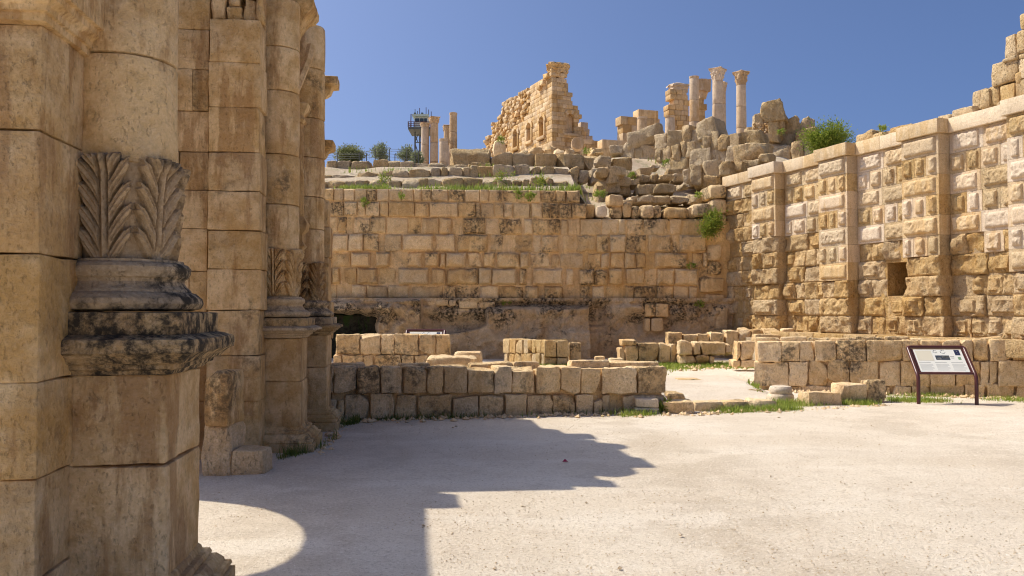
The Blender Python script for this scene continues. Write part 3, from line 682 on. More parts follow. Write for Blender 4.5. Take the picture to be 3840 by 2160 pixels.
# ------------------------------------------------------------------ back wall
cb = lambda x, y: (1230 + x / 2.4987, 680 + y / 2.4987)
t = BW.thing('retaining_wall', 'high weathered back wall of coursed blocks above the bedrock', 'wall')
A = 1874
def rng(*xs): return list(zip(xs[:-1], xs[1:]))
rowsB = [
    (65, 184, rng(-60, 55, 145, 248, 362, 458, 570, 688, 805, 875, 972, 1125, 1283, 1423, 1508, 1635, 1770, 1884, 1992, 2139, 2236, 2361), 0.02, .025),
    (186, 329, rng(-60, 20, 150, 275, 350, 485, 568, 815, 948, 1218, 1385, 1430, 1560, 1650, 1732, 1890, A + 30, A + 135, A + 210, A + 292, A + 410, A + 545), 0.02, .02),
    (333, 487, rng(-60, 95, 180) + rng(238, 395, 545, 750, 875, 1040, 1160, 1240) + rng(1262, 1475, 1600, 1820) + rng(1835, A + 45, A + 310, A + 375, A + 490, A + 690, A + 850, A + 920) + rng(A + 925, A + 1078) + rng(A + 1088, A + 1320) + rng(A + 1328, A + 1445, A + 1600, A + 1700), .0, .03),
    (491, 656, rng(-60, 40, 190, 330, 480) + rng(527, 690) + rng(697, 990) + rng(998, 1190) + rng(1212, 1500) + rng(1522, 1640) + rng(1735, A + 45, A + 125, A + 290) + rng(A + 325, A + 450, A + 640, A + 755) + rng(A + 768, A + 915, A + 1110) + rng(A + 1128, A + 1338) + rng(A + 1346, A + 1410) + rng(A + 1418, A + 1670), .02, .045),
    (660, 805, rng(-60, 40, 215, 405) + rng(450, 585) + rng(735, 890) + rng(902, 1040) + rng(1048, 1105, 1300, 1440) + rng(1455, 1565) + rng(1582, 1800, A + 12) + rng(A + 18, A + 200) + rng(A + 212, A + 295) + rng(A + 300, A + 518) + rng(A + 560, A + 680, A + 765) + rng(A + 772, A + 905, A + 1010, A + 1110) + rng(A + 1185, A + 1500) + rng(A + 1540, A + 1640, A + 1690), .02, .055),
    (808, 965, rng(-60, 40, 115) + rng(145, 270, 470) + rng(478, 635) + rng(658, 943) + rng(967, 1105) + rng(1112, 1410, 1535, 1765) + rng(1792, 1862) + rng(A + 42, A + 325) + rng(A + 352, A + 428) + rng(A + 472, A + 622, A + 748) + rng(A + 752, A + 890) + rng(A + 915, A + 1090, A + 1210, A + 1370, A + 1590), .02, .055),
    (969, 1106, rng(-60, 85) + rng(222, 360, 560, 768) + rng(778, 1080) + rng(1088, 1200, 1420, 1600, 1835) + rng(1845, A + 105) + rng(A + 150, A + 340) + rng(A + 485, A + 600, A + 718) + rng(A + 732, A + 865) + rng(A + 905, A + 990, A + 1198) + rng(A + 1206, A + 1363, A + 1508, A + 1585), .0, .04)]
def boss(x0, x1, z0, z1, out, er, fr, am, seed):
    def hf(X, Z):
        q = np.minimum(np.minimum(X - x0, x1 - X), np.minimum(Z - z0, z1 - Z))
        nz = fbm(np.stack([X * fr, Z * fr, np.full(X.shape, seed * .37)], -1), 3, seed % 997)
        q = q + .5 * er * nz
        e = np.sqrt(np.clip(1 - (1 - np.clip(q / er, 0, 1)) ** 2, 0, 1))
        return (out + .055) * e - .055 + am * nz
    return hf
for yt, yb, st, base, amp in rowsB:
    for x0, x1 in st:
        xm = (x0 + x1) / 2; s0 = BW.hit(*cb(x0, (yt + yb) / 2))[0]; s1 = BW.hit(*cb(x1, (yt + yb) / 2))[0]
        dsl = 18 * sm(0, 2400, np.array(xm)) if yt < 340 else 10 * sm(0, 2400, np.array(xm))
        z1 = BW.hit(*cb(xm, yt + dsl))[1] - .006; z0 = BW.hit(*cb(xm, yb + dsl))[1] + .006
        out = base + rnd.uniform(-.03, .10) * (amp / .04); sd = rnd.randrange(9999); er = rnd.uniform(.035, .06) if yt < 330 else rnd.uniform(.05, .12)
        mesh('stone', *face_block(s0 + .008, s1 - .008, z0, z1, boss(s0, s1, z0, z1, out, er, 4.5, amp * .9, sd), .5 if yt < 330 else .3, max(6, int((s1 - s0) / .05)), 10), M['back'], t)
# rough stones at the broken right end and the corner
for x0, y0, x1, y1, off in [(1690, 30, 1850, 162, -.15), (1722, 165, 1862, 298, -.1), (1730, 302, 1855, 440, -.06), (1735, 445, 1855, 588, -.05), (1672, 590, 1812, 742, -.08), (1680, 746, 1812, 882, -.03), (1602, 892, 1842, 1042, -.1), (1640, 1056, 1850, 1172, -.08),
                            (1070, 210, 1185, 345, -.02), (1188, 215, 1260, 345, .1), (1280, 245, 1508, 348, -.03), (1540, 210, 1720, 330, .0), (1510, 235, 1590, 345, .15), (640, 225, 745, 340, .05), (760, 122, 898, 228, .02), (790, 222, 890, 345, .15), (890, 195, 985, 345, .1), (985, 215, 1066, 345, .2), (545, 205, 640, 345, .25)]:
    s0, z1 = BW.hit(*cb(A + x0, y0)); s1, z0 = BW.hit(*cb(A + x1, y1))
    mesh('stone', *rough_box((s0, s1, off, .8, z0, z1), .10, .05, 3.5, .12, None, .05, 6), M['back'] if off != .05 else M['lowlight'], t)
sL, sC = BW.hit(1180, 1000)[0], BW.hit(2800, 1000)[0]
sB = BW.hit(2175, 800)[0]; sB2 = BW.hit(2250, 800)[0]
zt3 = BW.hit(*cb(1000, 345))[1]; zt1 = BW.hit(*cb(1000, 70))[1]
def slab_core(s0, s1, z0, z1, nm='mortar_core'):
    sd = rnd.randrange(999)
    mesh(nm, *face_block(s0, s1, z0, z1, lambda X, Z: -.035 + .03 * fbm(np.stack([X * 2.5, Z * 2.5, X * 0 + sd], -1), 3, sd), .8, int((s1 - s0) / .14) + 4, int((z1 - z0) / .14) + 4), M['backcore'], t)
slab_core(-9, sB, 1.9, zt1 - .03)
slab_core(sB, sC, 1.9, zt3 - .02)
# bedrock foot with its dark recess
def rockmesh():
    s0, s1 = BW.hit(1235, 1200)[0] - .4, BW.hit(2810, 1200)[0]
    xs = np.linspace(s0, s1, 380); zs = np.linspace(0, BW.hit(1900, 1118)[1], 80)
    X, Z = np.meshgrid(xs, zs, indexing='ij')
    px = np.array([0.]); 
    f = lambda cx: BW.hit(*cb(cx, 1250))[0]
    zf = lambda cy: BW.hit(*cb(1000, cy))[1]
    n1 = fbm(np.stack([X.ravel() * 1.1, Z.ravel() * 1.3, X.ravel() * 0], -1), 4, 21).reshape(X.shape)
    n2 = fbm(np.stack([X.ravel() * 4, Z.ravel() * 4, X.ravel() * 0], -1), 4, 22).reshape(X.shape)
    n3 = fbm(np.stack([X.ravel() * 11, Z.ravel() * 11, X.ravel() * 0], -1), 3, 23, .6).reshape(X.shape)
    h = .12 + .20 * n1 + .12 * n2 + .035 * n3
    # boulder buttress
    kb = sm(f(455), f(500), X + .06 * n2) * (1 - sm(f(860), f(890), X + .03 * n2)) * (1 - sm(zf(1130), zf(1085), Z + .08 * n1))
    h += .70 * kb + .22 * kb * n2
    # smooth mass and the curved step right of it
    xe = f(1500) - .55 * sm(zf(1230), zf(1420), Z * -1 + 2 * zf(1330)) * 0
    curve = f(1480) - 1.6 * np.clip((zf(1330) - Z) / (zf(1330) - zf(1449)), 0, 1.2) ** 2
    ks = sm(-.03, .06, X - curve + .04 * n2) * (1 - sm(f(A + 545), f(A + 575), X)) * (1 - sm(zf(1215), zf(1165), Z + .12 * n1))
    h += .50 * ks * (1 + .5 * n1)
    kp = sm(f(A + 545), f(A + 570), X) * (1 - sm(f(A + 700), f(A + 740), X)) * sm(zf(1365), zf(1345), Z) * (1 - sm(zf(1200), zf(1150), Z)); h -= .14 * kp
    kr = sm(f(A + 1300), f(A + 1400), X) * (1 - sm(zf(1200), zf(1120), Z)); h += .16 * kr * (1 + n1)
    # ledge at the top, eroded hollow under it
    lip = zf(1215) + .22 * n1; h += .10 * sm(zf(1150), zf(1118), Z) + .20 * np.exp(-((Z - lip) / .13) ** 2) * (.5 + n1) - .22 * np.exp(-((Z - lip + .42) / .24) ** 2) * (.6 + 1.2 * n1)
    # recess
    kc = (1 - sm(f(430), f(480), X + .14 * n2 + .12 * n1)) * (1 - sm(zf(1260), zf(1215), Z + .22 * n1 + .08 * n2))
    h = h * (1 - kc) + (-.85 + .1 * n2) * kc
    kl = (1 - sm(f(250), f(420), X)) * sm(zf(1245), zf(1200), Z + .06 * n1) * (1 - sm(zf(1150), zf(1110), Z)); h += .35 * kl
    a, b = X.shape; ids = np.arange(a * b).reshape(a, b)
    fs = np.stack([ids[:-1, :-1], ids[1:, :-1], ids[1:, 1:], ids[:-1, 1:]], -1).reshape(-1, 4).tolist()
    return np.stack([X.ravel(), -h.ravel(), Z.ravel()], -1), fs
mesh('bedrock', *rockmesh(), M['rock'], t)
mesh('moss_and_shade_recess', *rough_box((BW.hit(1180, 1200)[0], BW.hit(*cb(455, 1300))[0], .30, 1.0, 0, BW.hit(*cb(300, 1235))[1]), .1, .12, 2.2, .12, 4, 0, 14), M['moss_shade'], t)  # near-black box inside the recess: painted shade together with moss
for x0, y0, x1, y1 in [(935, 1110, 1005, 1160), (1010, 1108, 1125, 1166), (1135, 1112, 1200, 1170), (1225, 1118, 1405, 1192), (1420, 1130, 1560, 1195), (1215, 1190, 1330, 1222), (360, 1175, 470, 1218), (A + 1075, 1145, A + 1180, 1270), (A + 1185, 1145, A + 1305, 1270), (A + 1078, 1282, A + 1130, 1402), (A + 1140, 1282, A + 1252, 1402), (A + 1740, 1185, A + 1850, 1420)]:
    s0, z1 = BW.hit(*cb(x0, y0)); s1, z0 = BW.hit(*cb(x1, y1))
    mesh('stone', *rough_box((s0, s1, -.24, .2, z0, z1), .05, .03, 4, .1, None, .04), M['back'], t)

# ------------------------------------------------------------------ rusticated wall on the right
t = RW.thing('rusticated_wall', 'sunlit right wall of rusticated blocks with pilasters and pale coping', 'wall')
ZT, CH = 5.33, .4245
cz = [ZT - CH * i for i in range(11)]
PP = .30
pil = [(2819, 2909, 4), (3070, 3179, 7), (3384, 3524, 6), (3781, 3990, 7)]
pil = [(RW.hit(a, 900, -PP)[0], RW.hit(b, 900, -PP)[0], k) for a, b, k in pil]
holeS = (RW.hit(3322, 1040)[0], RW.hit(3405, 1040)[0]); holeZ = (cz[8] + .03, cz[6] - .06)
s_start = RW.hit(2722, 900)[0]
def rblock(s0, s1, z0, z1, off, restored, kind, side=None):
    sd = rnd.randrange(99999)
    if restored:
        wd_ = s1 - s0; mg = rnd.uniform(.05, .075) if wd_ < .6 else rnd.uniform(.06, .09); mgz = rnd.uniform(.05, .065); out = rnd.uniform(.045, .075); tooled = rnd.random() < .25
        mx0 = s0 + mg + rnd.uniform(0, .03); mx1 = s1 - mg - rnd.uniform(0, .03); mz0 = z0 + mgz; mz1 = z1 - mgz
        def hf(X, Z):
            nz = fbm(np.stack([X * 15, Z * 15, X * 0 + sd * .11], -1), 3, sd % 97, .65); nl = fbm(np.stack([X * 6, Z * 6, X * 0 + sd * .2], -1), 2, sd % 89)
            q = np.minimum(np.minimum(X - mx0, mx1 - X), np.minimum(Z - mz0, mz1 - Z))
            e = sm(-.001, .016, q) * (.72 + .28 * sm(.0, .06, q + .02 * nl))
            return e * (out + (.006 if tooled else .034) * nz + .014 * nl)
        V, f = face_block(s0 + .002, s1 - .002, z0 + .002, z1 - .002, hf, .5, max(8, int(wd_ / .026)), 14, .004, (mx0, mx1, mz0, mz1, .012))
    else:
        out = rnd.uniform(-.05, .05); er = rnd.uniform(.012, .03); sub = rnd.random() < .4; w_ = (s1 - s0) * rnd.uniform(.14, .26); xm = (s0 + s1) / 2; so = off * 37
        def hf(X, Z):
            q = np.minimum(np.minimum(X - s0, s1 - X), np.minimum(Z - z0, z1 - Z))
            big = fbm(np.stack([X * 2.3, Z * 2.3, X * 0 + so], -1), 3, 51); md = fbm(np.stack([X * 8, Z * 8, X * 0 + so], -1), 3, 52, .6)
            h = out + .13 * big + .055 * md - .03 * np.exp(-(np.maximum(q, 0) / er) ** 2)
            if sub: h += .06 * sm(0, .02, np.minimum((s1 - s0) / 2 - w_ - np.abs(X - xm), np.minimum(Z - z0 - .07, z1 - .07 - Z)))
            return h
        V, f = face_block(s0 + .001, s1 - .001, z0 + .001, z1 - .001, hf, .5, max(10, int((s1 - s0) / .03)), 14, .006)
    V[:, 1] += off
    mesh('block', V, f, (M['restored'] if rnd.random() < .6 else M['right']) if restored else M['eroded'], t)
# pilasters
for pi, (a, b, kres) in enumerate(pil):
    for i in range(10):
        z1, z0 = cz[i], cz[i + 1]; res = i < kres
        if i % 2 == 0: cuts = [a, b]
        else:
            w3 = (b - a) / 3; cuts = [a, a + w3 * rnd.uniform(.9, 1.08), a + 2 * w3 * rnd.uniform(.96, 1.03), b]
        if not res: cuts = [a, b] if rnd.random() < .5 else [a, a + (b - a) * rnd.uniform(.4, .6), b]
        for c, d in zip(cuts[:-1], cuts[1:]): rblock(c, d, z0, z1, -PP, res, 0)
# panels
edges = [(s_start, pil[0][0], 1)] + [(pil[i][1], pil[i + 1][0], k) for i, k in ((0, 4), (1, 5), (2, 5))]
for ei, (a, b, kres) in enumerate(edges):
    for i in range(10):
        z1, z0 = cz[i], cz[i + 1]
        wide = .74 if i % 2 == 0 else .46
        n = max(1, int(round((b - a) / wide))); cuts = [a + (b - a) * k / n for k in range(n + 1)]
        cuts = [cuts[0]] + [c + rnd.uniform(-.07, .07) for c in cuts[1:-1]] + [cuts[-1]]
        for c, d in zip(cuts[:-1], cuts[1:]):
            res = i < kres + (1 if (c + d) / 2 > (a + b) / 2 and rnd.random() < .3 else 0)
            if ei == 2 and z1 > holeZ[0] + .05 and z0 < holeZ[1] - .05:
                if d > holeS[0] and c < holeS[1]:
                    if c < holeS[0] - .1: rblock(c, holeS[0], z0, z1, 0, res, 1)
                    if d > holeS[1] + .1: rblock(holeS[1], d, z0, z1, 0, res, 1)
                    continue
            rblock(c, d, z0, z1, 0, res, 1)
def rcore(s0, s1, z0, z1, y0=.05): mesh('core', *box(s0, s1, y0, 1.1, z0, z1), M['eroded'], t, False)
send = pil[3][1] + 1.5
rcore(s_start - .3, holeS[0], 0.2, ZT); rcore(holeS[1], send, .2, ZT); rcore(holeS[0], holeS[1], .2, holeZ[0]); rcore(holeS[0], holeS[1], holeZ[1], ZT)
mesh('recess_back', *box(holeS[0] - .05, holeS[1] + .05, 1.12, 1.3, holeZ[0] - .1, holeZ[1] + .1), M['eroded'], t, False)
# base ledge
s = s_start
while s < send:
    d = rnd.uniform(.8, 1.3); mesh('ledge_stone', *rough_box((s, s + d - .01, -PP - .25, .3, .75, cz[10] - .003), .03, .02, 4, .2), M['eroded'], t); s += d
# coping
seg = []
x = s_start - .02
cuts = sorted([s_start - .02] + [v for p in pil for v in (p[0] - .06, p[1] + .06)] + [send])
for c, d in zip(cuts[:-1], cuts[1:]):
    mid = (c + d) / 2; onp = any(p[0] - .06 <= mid <= p[1] + .06 for p in pil)
    n = max(1, int(round((d - c) / 1.0)))
    for k in range(n):
        a0 = c + (d - c) * k / n; a1 = c + (d - c) * (k + 1) / n; fy = -PP - .09 if onp else -.10
        mesh('coping_stone', *rough_box((a0 + .002, a1 - .002, fy, .55, ZT + .003, ZT + .31 + rnd.uniform(-.01, .01)), .012, .008, 5, .15, None, .003, 7), M['coping'], t)
# rubble above the coping
s = RW.hit(3150, 540)[0]
while s < send:
    d = rnd.uniform(.25, .6); hgt = rnd.uniform(.08, .26)
    mesh('rubble_stone', *rough_box((s, s + d, .15 + rnd.uniform(-.05, .1), .8, ZT + .3, ZT + .31 + hgt), .05, .04, 5, .1, None, .1), M['right'], t); s += d
cz2 = lambda x, y: (3200 + x / 2.07, y / 2.07)
for x0, y0, x1, y1 in [(905, 690, 1020, 850), (1022, 665, 1115, 825), (1118, 650, 1240, 800), (1243, 605, 1400, 760), (1060, 465, 1265, 648), (1268, 440, 1400, 600), (1165, 270, 1255, 455), (1258, 215, 1400, 400), (1262, 395, 1400, 445), (1290, 90, 1400, 218), (1160, 445, 1270, 470), (1245, 560, 1300, 660), (985, 690, 1060, 840)]:
    s0, z1 = RW.hit(*cz2(x0, (y0 + y1) / 2), .25)[0], RW.hit(*cz2((x0 + x1) / 2, y0), .25)[1]; s1, z0 = RW.hit(*cz2(x1, (y0 + y1) / 2), .25)[0], RW.hit(*cz2((x0 + x1) / 2, y1), .25)[1]
    mesh('block', *rough_box((s0 + .005, s1 - .005, .25 + rnd.uniform(-.04, .06), 1.0, z0, z1), .05, .03, 5, .1, None, .03), M['right'], t)

# ------------------------------------------------------------------ terrace rows above the back wall
c5 = lambda x, y: (1200 + x / 2.342, 200 + y / 2.342)
def terrace_row(label, Y, spec, mat='rubble', depth=.6, slope=.0, **kw):
    fr = Frame(*P(1200, 700, Y)[:2], 1, .06)
    t = fr.thing('terrace_row', label, 'stone row', 'ruined terrace rows')
    for x0, y0, x1, y1 in spec:
        s0, z1 = fr.hit(*c5(x0, y0)); s1, z0 = fr.hit(*c5(x1, y1))
        mesh('stone', *rough_box((s0, s1, rnd.uniform(-.08, .08), depth, z0 - .15, z1), kw.get('r', .06), kw.get('amp', .07), 3.5, .10, None, kw.get('warp', .06), 9, 5), M[mat], t)
    return t
def auto_row(xs, top, bot, j=6):
    out = []; x = xs[0]
    while x < xs[1]:
        d = rnd.uniform(60, 190); y = np.interp(x + d / 2, [p[0] for p in top], [p[1] for p in top]); yb = np.interp(x + d / 2, [p[0] for p in bot], [p[1] for p in bot])
        out.append((x, y + rnd.uniform(-j, j), x + d - 2, yb)); x += d
    return out
terrace_row('lowest row of worn stones behind the grass strip on the back wall', 26.6, auto_row((-80, 2140), [(60, 1120), (300, 1105), (650, 1095), (1300, 1092), (2000, 1100), (2140, 1115)], [(0, 1185), (2200, 1192)], 9))
terrace_row('middle row of worn stones above the grass strip', 28.3, auto_row((-80, 2560), [(60, 1062), (280, 1070), (430, 1035), (850, 1005), (1300, 985), (1800, 975), (2200, 1000), (2560, 1030)], [(0, 1115), (500, 1095), (1000, 1080), (2560, 1110)], 7))
terrace_row('upper left row of dark rounded stones under the watchtower bushes', 30.2, [(60, 942, 145, 1052), (148, 935, 265, 1055), (262, 938, 455, 1052), (458, 928, 602, 1020), (600, 930, 702, 1015), (700, 950, 822, 1015), (820, 962, 960, 1008), (955, 968, 1110, 1000), (1110, 975, 1300, 1000), (1300, 965, 1500, 990)])
terrace_row('row of large slabs below the temple, biggest block at its left', 31.2, [(1155, 830, 1508, 975), (1512, 870, 1690, 965), (1692, 876, 1890, 975), (1892, 874, 2075, 968), (2077, 882, 2308, 980), (2312, 886, 2555, 990)], depth=1.0)

# ruined walls and boulders on the right hand slope
c6 = lambda x, y: (2240 + x / 3.8135, 380 + y / 3.8135)
c7 = lambda x, y: (2650 + x / 3.8127, 340 + y / 3.8127)
def pile(name, label, cat, Y, conv, spec, mat='rubble', dx=0.06, r=.12, amp=.09, warp=.07, depth=.9, group='ruins on the slope', sink=0.):
    m = conv(spec[0][0], spec[0][1]); fr = Frame(*P(m[0], m[1], Y)[:2], 1, dx)
    t = fr.thing(name, label, cat, group)
    for q in spec:
        x0, y0, x1, y1 = q[:4]; off = q[4] if len(q) > 4 else rnd.uniform(-.12, .12); dp = q[5] if len(q) > 5 else depth; ry = q[6] if len(q) > 6 else 0
        s0, z1 = fr.hit(*conv(x0, y0), off); s1, z0 = fr.hit(*conv(x1, y1), off)
        hh_ = (z1 - z0) * (.16 if name == 'step_row' else 0.); z1 -= hh_
        V, f = rough_box((s0 - .03, s1 + .03, off, off + dp, z0 - .03 - sink, z1 + .03), r * .4, amp * .9, 3.2, .10, None, warp * 1.2, 9, 4 if name == 'ruined_wall' else 6)
        if ry: V = rot(V, 0, R(ry), 0)
        mesh('stone', V, f, M[mat], t)
    return t
pile('ruined_wall', 'pitted boulder wall of three courses below the temple columns', 'wall', 32.6, c6, [
    (820, 475, 990, 672), (1000, 440, 1210, 642), (1180, 360, 1330, 585), (1320, 400, 1480, 545), (1430, 270, 1670, 505, .0, 1.2, -12),
    (815, 680, 890, 852), (885, 660, 1050, 848), (1050, 640, 1165, 832), (1165, 590, 1280, 795), (1260, 540, 1390, 785), (1380, 510, 1520, 745), (1490, 520, 1600, 705), (1590, 450, 1730, 672), (1725, 480, 1860, 692), (1830, 495, 1912, 692),
    (835, 850, 1032, 990), (1035, 830, 1062, 950), (1060, 790, 1330, 965), (1290, 720, 1600, 975), (1600, 670, 1742, 882), (1750, 690, 1850, 862), (1840, 660, 1983, 872)], dx=-.75)
pile('ruined_wall', 'lower tumbled stones beside the start of the pale coping', 'wall', 28.5, c6, [
    (1330, 930, 1480, 1205), (1520, 880, 1745, 1092), (1740, 870, 1942, 1042), (1550, 1085, 1692, 1205), (1690, 1080, 1750, 1190), (1480, 940, 1540, 1205, .2), (1220, 980, 1335, 1200, .3)], dx=-.6)
pile('ruined_wall', 'large slanted slab and squared blocks left of the boulder wall', 'wall', 34, c6, [
    (425, 420, 885, 590, .0, 1.2, -17), (340, 605, 512, 815), (175, 640, 342, 770), (510, 655, 636, 838), (622, 642, 806, 812), (610, 805, 815, 885), (735, 560, 830, 660, .3), (510, 830, 620, 890)], dx=-.5)
pile('step_row', 'tumbled dark stones at the right end of the grass strip', 'stone row', 27.6, c6, [
    (0, 755, 185, 935, 2.), (230, 780, 497, 975, 2.), (165, 915, 412, 1045), (0, 950, 167, 1062), (150, 1035, 292, 1155), (290, 1050, 482, 1195, .3), (0, 1120, 157, 1322), (128, 1135, 327, 1322, .2), (320, 1180, 472, 1322, .5), (130, 1325, 377, 1460, -.2), (480, 1090, 600, 1200, .5), (0, 1320, 130, 1460, .1)])
pile('step_row', 'upper step of two half buried boulders on the dirt slope', 'stone row', 30.5, c6, [(595, 935, 777, 1025), (1035, 955, 1222, 1055), (800, 900, 900, 950)], 'rubble')
pile('step_row', 'second step of low stones on the dirt slope', 'stone row', 29.2, c6, [(600, 1050, 767, 1135), (770, 1030, 882, 1145), (900, 1050, 1082, 1125), (1110, 1035, 1302, 1138), (430, 985, 560, 1050)])
pile('step_row', 'third step of pitted boulders on the dirt slope', 'stone row', 27.7, c6, [(590, 1180, 822, 1318), (820, 1150, 1132, 1298), (1240, 1170, 1327, 1225)])
pile('step_row', 'lowest step of flat stones above the broken back wall end', 'stone row', 26.3, c6, [(490, 1340, 582, 1445), (570, 1350, 762, 1445), (760, 1340, 1052, 1450), (1060, 1350, 1302, 1450), (1310, 1340, 1552, 1450), (1580, 1200, 1832, 1402, -.3), (380, 1400, 500, 1470)])
pile('ruined_wall', 'long rounded boulder and stones resting over the coping end', 'wall', 28.2, c7, [(275, 800, 420, 1025, .1), (395, 787, 800, 1030), (440, 592, 752, 795, .8), (320, 642, 452, 802, .7), (175, 1030, 382, 1185, -.8), (385, 1022, 512, 1135, -.7), (510, 1010, 740, 1060, -.3), (735, 920, 885, 995, -.2)], dx=-.7)
pile('ruined_pier', 'ruined stone pier crowned by a big tilted block', 'pier', 36, c7, [(775, 150, 1075, 325, -.1, 1.2, -8), (652, 350, 802, 525), (800, 325, 892, 475), (890, 275, 1070, 445), (890, 440, 1012, 635), (1000, 430, 1075, 640, .3), (520, 540, 660, 640, .2)], r=.09, amp=.07, sink=.25, dx=-.5)
t = bpy.data.objects['ruined_pier']
fr = Frame(t.location[0], t.location[1], 1, -.5)
for i in range(6):
    for k in range(6):
        x0 = 655 + k * 40 + (i % 2) * 15; y0 = 462 + i * 28
        s0, z1 = fr.hit(*c7(x0, y0), -.05); s1, z0 = fr.hit(*c7(x0 + 38, y0 + 26), -.05)
        mesh('small_stone', *rough_box((s0, s1, -.05 + rnd.uniform(-.03, .03), .3, z0, z1), .03, .02, 5, .2, None, .1, 2), M['temple'], t)
pile('ruined_wall', 'broad slanting ruin blocks behind the bush on the skyline', 'wall', 36.5, c7, [(1050, 415, 1300, 640), (1290, 395, 1522, 560, .1), (1260, 545, 1540, 805, -.5), (1000, 600, 1292, 835, -.3), (860, 790, 1202, 935, -1.), (1200, 760, 1392, 865, -1.2), (1390, 780, 1560, 900, -1.2), (860, 660, 1000, 840, -.4), (1540, 700, 1700, 860, -.8)], r=.13, amp=.12, sink=.9, dx=-.5)
p = P(*c7(832, 780), 34); t = thing('broken_capital', 'upturned bowl shaped stone on a stub among the ruins', 'capital', p)
q = lambda v: v / 3.8127 / F * 34
V, f = lathe([(q(40), -q(140)), (q(36), -q(60)), (q(34), 0), (q(60), q(40)), (q(95), q(95)), (q(100), q(145)), (q(40), q(150))], 24, .02, 4, 3, None, 2); mesh('stub', V[:24 * 5], [g for g in f if max(g) < 24 * 5 and len(g) == 4], M['rubble'], t); mesh('bowl', V[24 * 4:], [[i - 96 for i in g] for g in f if min(g) >= 96], M['temple'], t)

# ------------------------------------------------------------------ temple on the hill
TY = 100.
tc = P(2069, 541, TY)
TL = Frame(tc[0], tc[1], .396, -.918); TR = Frame(tc[0], tc[1], .918, .396)
def inpoly(x, y, poly):
    c = False; j = len(poly) - 1
    for i in range(len(poly)):
        xi, yi = poly[i]; xj, yj = poly[j]
        if (yi > y) != (yj > y) and x < (xj - xi) * (y - yi) / (yj - yi) + xi: c = not c
        j = i
    return c
def proj(fr, s, z, off=0.):
    X = fr.x + fr.dx * s - fr.dy * off; Y = fr.y + fr.dy * s + fr.dx * off; dz = z - EYE
    yc = Y * CP + dz * SP; vc = -Y * SP + dz * CP
    return 1920 + F * X / yc, 1080 - F * vc / yc
t = TL.thing('temple_cella', 'tall ruined temple corner with three arched windows on the hill', 'temple')
t2 = t
polyL = [c5(*p) for p in [(1400, 900), (1425, 830), (1440, 785), (1480, 720), (1508, 612), (1560, 570), (1600, 440), (1690, 350), (1722, 280), (1785, 212), (1870, 182), (1902, 212), (1940, 214), (2060, 190), (2060, 900)]]
polyA = [c5(*p) for p in [(1640, 900), (1640, 770), (1700, 650), (1790, 600), (1830, 520), (1835, 300), (1870, 240), (2060, 170), (2060, 900)]]
wins = [(1720, 665, 835), (1838, 608, 780), (1950, 552, 738)]
winS = []
for xm, yt, yb in wins:
    s, z1 = TL.hit(*c5(xm, yt)); _, z0 = TL.hit(*c5(xm, yb)); winS.append((s, z0, z1, .75))
rh = .5; z = TL.hit(*c5(2035, 880))[1] - 1; zmaxT = TL.hit(*c5(2035, 190))[1]
row = 0
while z < zmaxT:
    s = -24. + rnd.uniform(0, .8)
    while s < -.02:
        d = rnd.uniform(.8, 1.5); s1 = min(s + d, 0.)
        if s1 > -.35: s1 = 0.
        cpx = proj(TL, (s + s1) / 2, z + rh / 2)
        if inpoly(*cpx, polyL):
            ok = True
            for ws, wz0, wz1, wh in winS:
                if s1 > ws - wh * .95 and s < ws + wh * .95 and z + rh > wz0 and z < wz1:
                    ok = False
                    for a, b in ((s, ws - wh), (ws + wh, s1)):
                        if b - a > .12: mesh('block', *rough_box((a + .01, b - .01, rnd.uniform(-.02, .02), .5, z + .008, z + rh - .008), .02, 0, 1, 9), M['temple'], t)
            if ok:
                if inpoly(*cpx, polyA): mesh('block', *rough_box((s + .01, s1 - .01, rnd.uniform(-.03, .02), .6, z + .008, z + rh - .008), .02, 0, 1, 9), M['temple'], t)
                else:
                    m = (s + s1) / 2
                    for a, b in (((s, m), (m, s1)) if d > 1.1 else ((s, s1),)):
                        o_ = rnd.uniform(-.45, .1); mesh('rubble_block', *rough_box((a, b, .25 + o_, 1.6, z + rnd.uniform(-.05, .05), z + rh), .14, .1, 2, .4, None, .1, 3), M['temple'], t)
        s = s1
    z += rh
